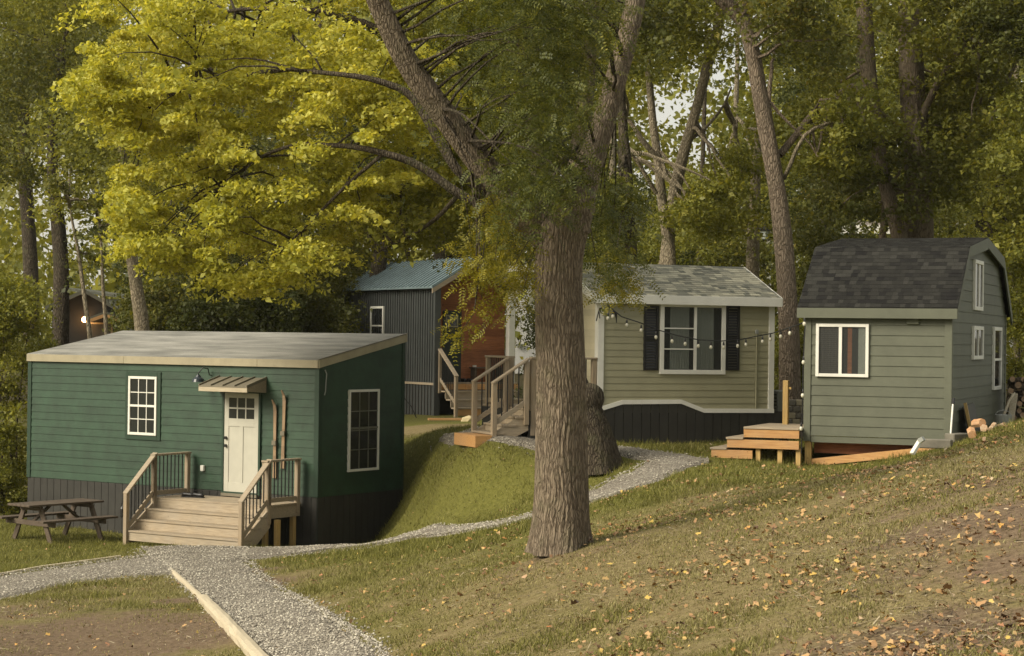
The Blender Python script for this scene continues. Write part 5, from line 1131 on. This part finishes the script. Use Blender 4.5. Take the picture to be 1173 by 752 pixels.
# foreground tree
base = at(642, 628, 22); base.z = tz(base.x, base.y)-.06
root = empty('locust_tree', base, 0); tag(root, 'big foreground tree with furrowed grey trunk forking above the centre of the picture', 'tree')
tp = [(642,634,22),(642,600,22),(643,560,22),(642,500,22),(640.5,400,22),(639,335,22),(640,295,22),(644,262,22),(650,235,22.05),(655,212,22.1)]
tr_ = trunk_mesh('trunk', rel_pts(tp, base), hw(tp, [62,61,60,58,55,53,54,59,63,50]), BARKM, root, n=260, ridge=.045, flare=.2, step=.03)
l1 = [(640,285,22),(618,262,22),(592,238,21.9),(564,204,21.8),(536,168,21.7),(508,131,21.6),(484,98,21.5),(463,65,21.4),(446,30,21.3),(432,-2,21.2),(412,-60,21),(395,-120,20.8)]
trunk_mesh('limb', rel_pts(l1, base), hw(l1, [40,38,34,31,29,28,27,26,25,24,22,18]), BARKM, root, n=150, ridge=.06, step=.035, seed=4)
l2 = [(652,262,22),(660,232,22),(672,200,22.1),(684,165,22.2),(696,125,22.3),(708,82,22.4),(719,42,22.5),(728,0,22.6),(735,-50,22.7),(738,-110,22.8)]
trunk_mesh('limb', rel_pts(l2, base), hw(l2, [50,42,32,27,25,24,23,22,20,16]), BARKM, root, n=150, ridge=.06, step=.035, seed=5)
l3 = [(652,240,22.3),(660,200,22.6),(667,150,22.9),(672,100,23.1),(676,50,23.3),(680,0,23.5),(684,-60,23.6)]
trunk_mesh('limb', rel_pts(l3, base), hw(l3, [30,24,20,18,16,15,12]), BARKM, root, n=48, ridge=.06, step=.06, seed=6)
tw = MB(); 
USED = {}
def dense(P, k=6):
    return [P[i].lerp(P[i+1], j/k) for i in range(len(P)-1) for j in range(k)]+[P[-1]]
def pick(starts, t_):
    i = min(range(len(starts)), key=lambda j: (starts[j]-t_).length+.9*USED.get((round(starts[j].x, 3), round(starts[j].z, 3)), 0)+random.random()*.3)
    k_ = (round(starts[i].x, 3), round(starts[i].z, 3)); USED[k_] = USED.get(k_, 0)+1; return starts[i]
def twigs(mb, starts, targets, r0=.02, r1=.004, k=None):
    for t_ in targets:
        s_ = pick(starts, t_)
        if (s_-t_).length < 3.2: limb(mb, s_, t_, min(r0, r0*(s_-t_).length/1.6), r1, 5, .08, 5)
# feathery sprays: compound leaves with paired leaflets
def feathery(name, T, mat, parent, n_per, L=.20, pairs=8, ll=.042, sp=.33, fall=.35):
    T = np.array([tuple(t_) for t_ in T]); n = len(T)*n_per; idx = np.repeat(np.arange(len(T)), n_per)
    P0 = T[idx]+rng.normal(size=(n, 3))*sp*np.array([1,1,.75]); d = rng.normal(size=(n, 3)); d[:, 2] = d[:, 2]*.35-fall; d /= np.linalg.norm(d, axis=1)[:, None]
    s = np.cross(d, rand_dirs(n, 1.5)); s /= np.linalg.norm(s, axis=1)[:, None]; nn = np.cross(s, d); Ls = L*rng.uniform(.6, 1.25, n)
    out = np.empty((n, pairs*2, 4, 3))
    for k in range(pairs):
        f = (k+.7)/pairs; c = P0+d*(Ls*f)[:, None]; c[:, 2] -= .25*Ls*f*f; sz = ll*(1-.35*abs(f-.45))
        for j, sg in enumerate((-1, 1)):
            ax = s*sg*.88+d*.38+nn*rng.normal(0, .22, (n, 1)); ax /= np.linalg.norm(ax, axis=1)[:, None]; wv = np.cross(ax, nn); wv /= np.linalg.norm(wv, axis=1)[:, None]
            out[:, k*2+j, 0] = c; out[:, k*2+j, 1] = c+ax*sz*.5+wv*sz*.2; out[:, k*2+j, 2] = c+ax*sz; out[:, k*2+j, 3] = c+ax*sz*.5-wv*sz*.2
    return np_mesh(name, out.reshape(-1, 3), 4, mat, parent)
A1 = [((600,0),(715,0),(712,60),(690,130),(672,190),(650,250),(625,285),(600,265),(588,215),(600,150),(590,80)),
      ]
sprA = poly_points([(560,-40),(700,-40),(690,40),(672,110),(660,165),(672,205),(662,225),(640,236),(618,250),(596,262),(575,240),(566,210),(588,150),(580,80)], 130, 19.8, 21.6)
sprB = poly_points([(540,-40),(700,-40),(672,150),(660,230),(560,230),(500,120),(480,40),(470,-40)], 120, 22.6, 24.2)
sprC = poly_points([(555,225),(615,262),(610,318),(598,335),(580,325),(556,330),(536,305),(530,275),(540,245)], 26, 21.0, 22.6)
sprD = [at(x, y, 21.6) for x, y in ((552,300),(548,322),(552,342),(543,358),(534,372),(525,384),(572,338),(585,325))]
sprE = poly_points([(672,200),(705,230),(712,300),(700,330),(680,320),(672,280)], 26, 22.4, 24)
sprF = poly_points([(690,290),(712,318),(724,330),(706,334)], 8, 23, 24)
allS = rel_pts([], base)
conv = lambda L: [p-base for p in L]
starts = dense(rel_pts(l1[2:], base))+dense(rel_pts(l2[2:], base))+dense(rel_pts(l3[1:], base))
twigs(tw, starts, conv(random.sample(sprA, 40)+random.sample(sprB, 40)+random.sample(sprC, 18)+sprD[:4]+random.sample(sprE, 8)), .022, .004)
dp = [sprD[0], sprD[1], sprD[3], sprD[4], sprD[5]]; tw.tube([p-base for p in dp], [.01,.009,.007,.005,.003], 5)
# a bare crossing twig
tw.tube(rel_pts([(592,50,21),(600,58,21),(606,68,21)], base), [.02,.018,.004], 6)
tw.build('twigs', BARKD, root, smooth=True)
feathery('foliage', conv(sprA), LF, root, 20, sp=.19, ll=.05, pairs=7)
feathery('foliage', conv(sprB+sprE), LF, root, 20, sp=.26, ll=.052, pairs=7)
LFy = m_leaf('yellowing_locust_leaves', [(0,(.07,.075,.010)),(.5,(.17,.16,.018)),(1,(.34,.29,.03))], .4, obj_var=0)
feathery('foliage', conv(sprC+sprD+sprF), LFy, root, 15, sp=.12, ll=.05, pairs=7, fall=.55)
top = [at(random.uniform(380, 800), random.uniform(-180, -40), random.uniform(19, 26)) for _ in range(60)]
feathery('foliage', conv(top), LF, root, 22, sp=.4)

# second tree behind the trunk (dark leaning bole with a cut knot), carrying the golden crown
D2t = 33.5; g2 = gp(683, 536, 26, 40); D2t = g2.y
base = at(680, 536, D2t); base.z = tz(base.x, base.y)-.08; root = empty('maple_tree', base, 0); tag(root, 'golden-leaved tree whose dark leaning bole with a cut knot shows right of the big trunk', 'tree')
tp = [(679,542,D2t),(676,515,D2t),(668,482,D2t),(655,445,D2t),(645,405,D2t),(641,360,D2t),(640,300,D2t),(632,250,D2t+.3),(622,200,D2t+.6),(612,130,D2t+1),(600,40,D2t+1.4),(590,-60,D2t+1.8)]
trunk_mesh('trunk', rel_pts(tp, base), hw(tp, [60,56,50,40,34,34,34,34,30,26,22,16]), BARKD, root, n=72, ridge=.07, flare=.12, step=.07, seed=9)
k0 = [(668,466,D2t),(676,456,D2t-.15),(680,454,D2t-.25)]
kn = trunk_mesh('cut_knot', rel_pts(k0, base), [.28,.25,.21], BARKD, root, n=40, ridge=.05, step=.05, seed=10)
bo = [[(628,275,D2t+.3),(580,250,D2t+.2),(526,222,D2t),(480,190,D2t),(440,176,D2t),(400,168,D2t+.3),(340,165,D2t+.8)],
      [(624,225,D2t+.3),(575,225,D2t+.4),(531,202,D2t),(505,165,D2t),(485,130,D2t),(466,106,D2t),(430,92,D2t),(395,86,D2t+.2),(330,80,D2t+1)],
      [(612,150,D2t+.6),(560,110,D2t+1.5),(480,60,D2t+2.5),(400,20,D2t+3),(300,10,D2t+3.5),(220,20,D2t+4)],
      [(340,165,D2t+.8),(300,180,D2t+1.5),(260,210,D2t+2),(240,240,D2t+2.4)],[(330,80,D2t+1),(260,90,D2t+2),(190,110,D2t+2.6),(150,130,D2t+3)],
      [(440,176,D2t),(400,210,D2t+.6),(360,250,D2t+1),(320,290,D2t+1.4)],[(526,222,D2t),(500,250,D2t+.8),(470,270,D2t+1.6),(430,290,D2t+2)]]
bw = [[13,12,11,9,8,6,4],[14,12,11,11,10,9,7,6,4],[14,12,9,7,5,3],[4,4,3,2],[5,4,3,2],[5,4,3,2],[6,5,4,2]]
st_pts = []
for L_b, W_b in zip(bo, bw): trunk_mesh('bough', rel_pts(L_b, base), hw(L_b, W_b), BARKD, root, n=14, ridge=.05, step=.15, seed=12); st_pts += dense(rel_pts(L_b[1:], base), 8)
GP = [(78,95),(95,40),(112,-30),(575,-30),(560,60),(530,120),(520,200),(470,215),(420,228),(398,238),(380,262),(350,288),(330,310),(300,318),(270,312),(240,296),(222,278),(228,262),(246,246),(236,232),(222,262),(206,262),(190,285),(172,295),(160,285),(146,262),(135,248),(134,240),(126,214),(142,192),(162,178),(150,150),(116,128)]
ct = poly_points(GP, 400, D2t+.2, D2t+7)
# shape the outer sprays: hanging skirts along the lower left edge
edge = [(98,92),(110,104),(135,124),(150,160),(145,195),(140,215),(148,240),(150,262),(168,285),(185,298),(200,280),(224,285),(240,300),(262,318),(285,326),(300,322),(320,316),(345,300),(365,285),(385,265),(400,245),(425,235)]
ct += [at(x+random.uniform(-6,6), y+random.uniform(-6,4), random.uniform(D2t+.5, D2t+4)) for x, y in edge for _ in range(3)]
ct = [c for c in ct]
C = np.array([tuple(c-base) for c in ct]); rr = rng.uniform(.22, .55, len(C))
np_mesh('crown', leaf_quads(tufts(C, rr, 300, .34, .22), .092, 1.1, .62), 4, LG, root)
tw = MB(); twigs(tw, st_pts, [Vector(c) for c in C[rng.choice(len(C), 150, replace=False)]], .03, .005); tw.build('twigs', BARKD, root, smooth=True)
# green-yellow middle foliage of the same tree, toward the fork
ct = poly_points([(430,-30),(620,-30),(610,60),(600,150),(590,220),(560,255),(520,272),(470,275),(430,265),(405,250),(430,232),(500,205),(520,120)], 130, D2t+1, D2t+6)
C = np.array([tuple(c-base) for c in ct]); np_mesh('crown', leaf_quads(tufts(C, rng.uniform(.35,.7,len(C)), 240, .4, .4), .10, 1, .6), 4, LY, root)

def tree(name, label, stems, widths, bark, crowns, nb=14, cat='tree', group=None, ridge=.05, seed=1, leafsize=None):
    """stems: list of pixel paths (px,py,D) from the ground up; crowns: list of (polygon, n_tufts, per, radius, material, depth spread)"""
    x, y, D = stems[0][0]; b_ = at(x, y, D); b_.z = tz(b_.x, b_.y)-.05; r_ = empty(name, b_, 0); tag(r_, label, cat, group); sp_ = []
    for i, (st_, wd) in enumerate(zip(stems, widths)):
        P = rel_pts(st_, b_)
        if i == 0: P[0] = Vector((P[0].x, P[0].y, 0))
        big = max(wd) > 9
        trunk_mesh('trunk' if i == 0 else 'limb', P, [size(w_, D)/2 for w_ in wd], bark, r_, n=40 if big else 12, ridge=ridge if big else .02, step=.12 if big else .3, seed=seed+i, flare=.1 if i == 0 else None)
        sp_ += dense(P[len(P)//2:], 6)
    tw = MB()
    for (poly, n, per, rad, mat, dd) in crowns:
        pts = poly_points(poly, n, D-dd, D+dd); C = np.array([tuple(p-b_) for p in pts])
        ls = leafsize or (.062+.0009*D)
        np_mesh('crown', leaf_quads(tufts(C, rng.uniform(rad*.6, rad*1.3, len(C)), int(per*1.6), .5, .3), ls, .9, .62), 4, mat, r_)
        for c in random.sample([Vector(c) for c in C], min(nb, len(C))):
            s_ = pick(sp_, c); (limb(tw, s_, c, size(2.6, D), size(.8, D), 5, .05, 6) if (s_-c).length < 3.0 else None)
    if tw.v:
        if len(tw.v) <= 40*42: build_each(tw, 'branch', bark, r_)
        else: tw.build('branches', bark, r_, smooth=True)
    return r_
def box_(x0, y0, x1, y1): return [(x0,y0),(x1,y0),(x1,y1),(x0,y1)]
# right-of-centre leaning tree, lit on its left side
tree('leaning_tree', 'tall bare-boled brown tree leaning left between the olive and gambrel cabins', [
  [(905,470,43),(904,400,43),(901,330,43),(896,265,43),(889,210,43),(881,165,43),(871,110,43),(862,60,43),(852,25,43),(828,0,43),(800,-30,43),(780,-60,43)],
  [(853,30,43),(852,0,43),(852,-50,43.5)], [(893,178,43.2),(912,155,43.4),(930,132,43.6),(950,115,43.8),(976,98,44)], [(884,185,43),(884,150,43.4),(880,120,43.8),(884,80,44)]],
 [[26,24,22,21,19,19,18,17,18,16,14,10],[11,9,7],[9,8,8,7,5],[8,7,6,4]], BARKB,
 [([(790,-40),(960,-40),(960,60),(900,90),(872,50),(860,-10),(800,-10)], 26, 200, .7, LO, 2.5), ([(905,150),(990,90),(1000,150),(930,190)], 16, 160, .5, LY, 2)])
o = empty('dead_branch', at(925, 160, 42.5), 0)
bpy.data.objects.remove(o)
tree('twin_tree', 'massive double-stemmed tree behind the gambrel roof', [
  [(1052,330,47),(1052,260,47),(1053,200,47),(1049,150,47),(1044,80,47),(1042,0,47),(1040,-60,47)], [(1036,300,46.6),(1028,262,46.5),(1018,225,46.5),(1010,195,46.5),(1002,140,46.6),(995,80,46.8),(990,10,47),(986,-50,47)], [(1006,300,48),(1012,262,48),(1014,230,48),(1006,200,48)], [(1046,170,46.8),(1062,120,46.5),(1085,78,46.2),(1110,48,46),(1140,40,45.8),(1180,48,45.6)]],
 [[36,33,32,30,28,26,20],[20,18,16,16,17,18,18,14],[9,8,8,5],[10,8,7,6,5,4]], BARKM,
 [([(930,-40),(1173,-40),(1173,60),(1120,80),(1080,60),(1040,140),(980,190),(930,150),(900,80),(905,-40)], 85, 210, .65, LY, 3), ([(955,150),(1060,140),(1070,240),(1030,250),(980,250),(950,232),(925,215)], 30, 200, .5, LO, 2.4), ([(1060,90),(1150,60),(1150,180),(1090,230),(1062,180)], 46, 200, .55, LY, 2)], nb=24)
tree('right_tree', 'dark-limbed tree reaching in from the top right corner', [
  [(1240,480,44),(1236,350,44),(1225,200,44),(1200,90,44),(1160,30,44),(1130,-10,44),(1110,-60,44)], [(1215,160,44),(1190,170,44.2),(1160,195,44.5),(1135,225,44.8),(1118,258,45)]],
 [[34,32,30,26,20,14,10],[9,7,6,5,3]], BARKD, [([(1090,-40),(1200,-40),(1200,80),(1150,40),(1110,20)], 40, 220, .6, LO, 1.5), ([(1135,120),(1200,80),(1200,400),(1165,400),(1150,300),(1140,200)], 50, 200, .6, LY, 2)])
tree('snag_tree', 'pale broken-topped trunk behind the right end of the grey roof', [[(862,420,52),(862,310,52),(864,250,52),(866,200,52),(868,165,52),(867,148,52)]], [[18,15,13,11,9,4]], BARKL, [(box_(850,120,900,200), 12, 140, .5, LY, 2)], nb=4)
tree('forked_tree', 'pale-stemmed tree with a dark leaning fork behind the grey shingled roof', [
  [(770,420,49),(768,310,49),(764,270,49),(758,225,49),(754,185,49),(748,140,49),(744,95,49),(740,40,49),(738,-30,49)],
  [(762,305,49.5),(768,255,49.5),(774,215,49.5),(782,180,49.5),(792,145,49.5),(802,110,49.5),(812,70,49.5),(822,35,49.5),(828,-20,49.5)],
  [(752,222,48.8),(742,205,48.6),(730,185,48.5),(718,170,48.4),(712,158,48.3)], [(752,180,48.8),(735,160,48.6),(722,140,48.5),(716,135,48.5)], [(786,162,49.5),(805,150,49.8),(830,120,50),(838,100,50)]],
 [[16,13,12,11,10,9,8,7,5],[16,14,14,13,12,11,12,11,9],[5,5,4,4,3],[7,6,5,3],[5,4,3,2]], BARKL,
 [([(700,-40),(850,-40),(840,50),(800,70),(760,60),(700,110)], 50, 200, .7, LY, 3), ([(776,215),(850,160),(860,250),(800,290)], 30, 200, .6, LY, 3)], nb=16)
tree('dark_stem_tree', 'straight dark trunk just right of the forked foreground tree', [[(724,420,46),(723,300,46),(720,240,46),(718,190,46),(714,150,46),(710,80,46),(708,-20,46)]], [[16,14,13,12,11,9,6]], BARKD, [([(690,-30),(770,-30),(760,50),(700,90)], 26, 180, .7, LO, 3), ([(680,215),(712,200),(716,300),(690,300)], 16, 180, .5, LY, 1.5)], nb=8)
tree('leaning_dark_tree', 'dark trunk leaning right above the blue metal roof', [[(415,420,60),(433,310,60),(447,260,60),(462,205,60),(472,150,60),(480,90,60),(486,0,60)]], [[20,17,16,15,13,11,8]], BARKD, [([(380,100),(560,100),(560,250),(480,280),(400,240)], 60, 180, .9, LD, 4)], nb=10)
tree('thin_pole_tree', 'thin leaning stem right of the dark leaning trunk above the blue roof', [[(474,400,61),(469,312,61),(462,270,61),(455,245,61),(449,225,61)]], [[8,6,5,4,2]], BARKD, [(box_(430,190,500,270), 14, 150, .6, LO, 2)], nb=4)
for k, (xb, xt, wd, D, lab) in enumerate(((503,512,13,63,'left one of three close grey trunks behind the blue metal cabin'),(516,521,11,64,'middle one of three close grey trunks behind the blue metal cabin'),(529,531,10,65,'right one of three close grey trunks behind the blue metal cabin'))):
    tree('woodland_tree', lab, [[(xb,420,D),(xb,310,D),((xb+xt)/2,250,D),(xt,200,D),(xt+4,100,D),(xt+6,0,D)]], [[wd+3,wd,wd-1,wd-2,wd-3,4]], BARKD if k else BARKL, [([(480,150),(600,150),(600,300),(540,290),(480,270)], 18, 170, .8, LO, 4)], nb=4, seed=20+k, group='trees in the wood behind the cabins')
tree('woodland_tree', 'smooth grey trunk rising left behind the green cabin roof into the golden leaves', [[(168,440,50),(163,385,50),(158,340,50),(152,300,50),(147,270,50),(143,220,50),(138,140,50),(134,40,50)]], [[19,17,15,13,12,11,9,5]], BARKL, [([(70,100),(200,60),(230,180),(160,260),(80,240)], 46, 190, .9, LY, 3)], nb=10, group='trees in the wood behind the cabins')
tree('woodland_tree', 'straight dim trunk in the shade left of the golden foliage, behind the dark shed', [[(34,430,72),(36,340,72),(34,280,72),(30,220,72),(26,120,72),(24,0,72)]], [[19,17,16,15,12,7]], BARKD, [([(-20,-30),(110,-30),(120,130),(60,190),(-20,210)], 80, 190, 1.1, LY, 5)], nb=10, group='trees in the wood behind the cabins')
tree('woodland_tree', 'wide brownish trunk just left of the dark shed', [[(68,430,62),(70,350,62),(70,300,62),(66,250,62),(62,215,62),(60,150,62),(70,60,62)], [(64,235,62),(80,222,62),(105,214,62),(128,224,62),(150,235,62)]], [[20,18,17,16,14,11,7],[6,5,5,4,2]], BARKD, [([(-20,60),(130,40),(150,200),(100,180),(50,200),(-20,190)], 60, 190, .9, LO, 4), ([(-20,-40),(120,-40),(100,60),(-20,60)], 44, 200, 1., LY, 4)], nb=12, group='trees in the wood behind the cabins')
tree('sapling', 'thin pale sapling stem leaning left in front of the dark shed', [[(112,440,47),(104,400,47),(98,350,47),(90,290,47),(84,260,47),(76,215,47)]], [[6,5.5,5,4,3,2]], BARKL, [([(60,190),(110,190),(120,300),(80,290)], 6, 120, .4, LO, 1.5)], nb=5)
tree('sapling', 'thin upright sapling stem crossing the dark shed roof', [[(128,440,48),(122,385,48),(118,330,48),(116,280,48),(112,240,48)]], [[6,5,4,3,2]], BARKL, [([(90,220),(150,220),(160,300),(110,300)], 6, 110, .4, LO, 1.5)], nb=6)
for k, (xb, wd, D, bk, lab) in enumerate(((246,11,58,BARKD,'brownish trunk under the hanging golden sprays, nearest the green cabin door line'),(283,6,62,BARKD,'thin trunk behind the lowest golden spray'),(340,8,64,BARKD,'thin dim trunk between golden foliage and the blue metal cabin'),(197,6,60,BARKL,'thin trunk right of the smooth grey trunk behind the green roof'),(372,9,66,BARKD,'dim trunk just left of the blue metal cabin'),(222,5,63,BARKL,'slender stem left of the brownish trunk behind the green roof'))):
    tree('woodland_tree', lab, [[(xb,430,D),(xb+2,360,D),(xb+3,300,D),(xb,220,D),(xb-4,120,D),(xb-6,0,D)]], [[wd+2,wd,wd,wd-1,wd-2,3]], bk, [([(xb-60,120),(xb+60,120),(xb+70,330),(xb-70,330)], 34, 170, .8, (LO,LD,LO,LD,LO,LD)[k], 5)], nb=8, seed=40+k, group='trees in the wood behind the cabins')
for k, (xb, xt, wd, D, bk, cm, lab) in enumerate(((800,806,6,60,BARKD,LY,'slim dark stem between the forked tree and the pale snag'),(835,842,7,66,BARKL,LY,'slim pale stem left of the pale snag'),(940,946,8,62,BARKD,LD,'dim trunk in the shrubs left above the gambrel roof'),(1090,1084,8,60,BARKD,LY,'dim trunk right of the massive double trunk'),(1140,1150,9,56,BARKD,LO,'dark trunk behind the right gable of the gambrel cabin'),(975,980,7,68,BARKD,LO,'far trunk above the left end of the gambrel ridge'),(700,702,8,70,BARKL,LD,'far trunk seen just right of the big trunk'),(1165,1162,8,64,BARKL,LY,'far trunk at the right edge above the woodpile'))):
    tree('woodland_tree', lab, [[(xb,430,D),(xb,330,D),((xb+xt)/2,240,D),(xt,150,D),(xt+3,50,D),(xt+2,-30,D)]], [[wd+2,wd,wd-.5,wd-1,wd-2,3]], bk, [([(xb-60,30),(xb+60,30),(xb+75,290),(xb-75,290)] if k in (2,3,4,5,7) else [(xb-50,190),(xb+50,190),(xb+60,300),(xb-60,300)], 44 if k in (2,3,4,5,7) else 24, 180, .85, cm, 5)], nb=8, seed=60+k, group='trees in the wood behind the cabins')

def shrub(name, label, poly, n, per, rad, mat, D, dd, ls, cat='shrub', group=None, stems=7, base=None):
    xs = [p[0] for p in poly]; ys_ = [p[1] for p in poly]; bx = (min(xs)+max(xs))/2; b_ = at(bx, max(ys_), D); b_.z = tz(b_.x, b_.y)-.05
    r_ = empty(name, b_, 0); tag(r_, label, cat, group); pts = poly_points(poly, n, D-dd, D+dd); C = np.array([tuple(p-b_) for p in pts])
    np_mesh('foliage', leaf_quads(tufts(C, rng.uniform(rad*.6, rad*1.3, len(C)), int(per*1.4), .6, .2), ls*.8, .8, .6), 4, mat, r_)
    tw = MB(); cc = [Vector(c) for c in C]
    for c in random.sample(cc, min(stems, n)): limb(tw, Vector((random.uniform(-.3,.3), random.uniform(-.2,.2), 0)), c, .03, .006, 5, .05, 6)
    tw.build('stems', BARKD, r_, smooth=True); return r_
shrub('bush', 'tall yellow-green bush at the left edge in front of the dark shed', [(-30,300),(15,318),(38,335),(46,380),(44,400),(30,430),(26,540),(0,560),(-30,560)], 90, 240, .42, LY, 44.5, 1.0, .10)
shrub('bush', 'low yellow-green weeds behind the left end of the picnic table', [(-30,540),(30,545),(30,590),(10,596),(-30,600)], 40, 200, .25, LY, 44, .8, .07, stems=5)
shrub('bush', 'olive bush in the shade between the dark shed and the left bush', [(30,390),(60,390),(50,405),(30,440)], 12, 200, .4, LO, 52, 1, .11)
for k, (x0, x1, y0, mat, D, lab) in enumerate(((150,215,318,LO,57,'olive shrub behind the left end of the green roof'),(205,270,330,LD,56,'dark shrub behind the green roof below the lowest golden spray'),(262,330,325,LD,57,'dark shrub behind the middle of the green roof'),(322,398,300,LO,59,'olive shrub behind the green roof beside the blue metal cabin'),(398,470,290,LD,66,'dark shrub rising over the blue metal roof eave'),(470,560,285,LO,68,'olive shrub behind the blue roof ridge'),(614,650,300,LD,44,'dark evergreen shrub seen between the white porch post and the big trunk'),(690,760,270,LY,60,'yellow-green shrub behind the left part of the grey roof'),(755,830,235,LD,63,'blue-green shrub behind the grey roof right of the forked tree'),(820,880,270,LO,58,'olive shrub behind the right end of the grey roof'),(905,975,215,LO,55,'brownish shrub left behind the gambrel roof'),(1060,1130,225,LY,57,'yellow shrub behind the gable peak of the gambrel roof'),(1120,1200,240,LY,50,'yellow-green shrub behind the gambrel gable, above the woodpile'),(905,930,360,LY,45,'yellow-green shrub between the leaning tree and the gambrel cabin'))):
    y1 = 480 if k in (6,) else (440 if k in (12,13) else 400)
    shrub('shrub', lab, [(x0,y0+20),((x0+x1)/2,y0),(x1,y0+15),(x1,y1),(x0,y1)], 60, 210, .55 if D > 50 else .35, mat, D, 2.0 if D > 50 else .8, .13 if D > 50 else .08, group='undergrowth shrubs behind the cabins')
shrub('bush', 'low yellowing bush right of the leaning trunk behind the fresh deck', [(888,385),(925,375),(928,450),(886,450)], 34, 180, .3, LY, 44, .7, .08)

# the far wood that closes the view, plus an added unseen ring of leaves
n = 190000; D = rng.uniform(84, 150, n); px = rng.uniform(-60, 1240, n); py = 400-rng.beta(1.05, 1.1, n)*460
C = np.array([(x, y) for x, y in zip(px, py)]); nz = fbm(px/60, py/60, 1.0, 31)+.5*fbm(px/18, py/18, 1, 33)
gap = np.zeros(n)
for gx_, gy_, gr in ((770,125,30),(745,200,26),(800,180,24),(835,60,50),(90,235,45),(60,200,35),(180,10,40),(870,300,22),(735,285,16),(950,110,26),(605,325,14),(1110,300,14),(930,60,24),(700,300,10)): gap = np.maximum(gap, np.exp(-((px-gx_)**2+(py-gy_)**2)/gr**2))
kp = rng.random(n) > np.clip(gap*1.2-nz*.25, 0, .985)*1.0; kp &= rng.random(n) < np.clip(1.0-.12*nz, .2, 1)
px, py, D = px[kp], py[kp], D[kp]
du, dv = px-PW/2, py-PH/2; u = du*cr_+dv*sr_; v = -du*sr_+dv*cr_; Yc = cp_+v/F*sp_; Zc = sp_-v/F*cp_
P = np.stack([u/F/Yc*D, D, 4.5+Zc/Yc*D], 1)+rng.normal(size=(len(D), 3))*.5
P[:, 2] = np.maximum(P[:, 2], 1.5)
n2 = 60000; a_ = rng.uniform(R(100), R(440), n2); rr_ = rng.uniform(62, 100, n2); X2 = np.stack([np.cos(a_)*rr_, np.sin(a_)*rr_, 1+rng.beta(1, 1.3, n2)*15], 1)  # unseen leaf ring added for pane reflections and a darker low sky
P = np.concatenate([P, X2[(X2[:, 1] < 60)]])
fo = np_mesh('far_wood_and_added_ring', leaf_quads(P, .36, .5, .8), 4, LY); tag(fo, 'far-off wood closing the view behind all the tree trunks, with an unseen leaf ring added around the camera', 'wood', kind='stuff')
# fallen twig and thin broken branch over the gap
o = empty('dead_branch', at(925, 165, 42.6), 0); tag(o, 'bare pale dead branch arching right of the leaning brown trunk', 'branch'); q = [(898,205,43),(905,190,42.8),(912,172,42.7),(922,155,42.6),(935,146,42.6),(950,141,42.6),(968,141,42.6),(982,146,42.7)]
g = MB(); g.tube([at(*p)-o.location for p in q], [size(w_, 42.6)/2 for w_ in (5,5,4.5,4.5,4,4,3,1)], 8); g.build('branch_wood', BARKL, o, smooth=True)

litter(95000)
grass('grass_blades', 520000, 9.5, 44, .055, .0055, 'short mown grass growing over the slope and lawns')
grass('long_grass', 170000, 27, 46, .10, .006, 'longer green grass tufts on the bank and lawns by the cabins')
fallen(25000)
# thin warm evening air
mh = bpy.data.materials.new('haze'); mh.use_nodes = True; th_ = mh.node_tree; th_.nodes.remove(th_.nodes['Principled BSDF'])
pv_ = th_.nodes.new('ShaderNodeVolumePrincipled'); pv_.inputs['Color'].default_value = (1,.98,.90,1); pv_.inputs['Density'].default_value = .00015; pv_.inputs['Anisotropy'].default_value = .2
th_.links.new(pv_.outputs[0], th_.nodes['Material Output'].inputs['Volume'])
g = MB(); g.box(-260, 260, -60, 300, -4, 60); hz = g.build('haze', mh); tag(hz, 'thin warm evening haze filling the clearing and the wood', kind='stuff')
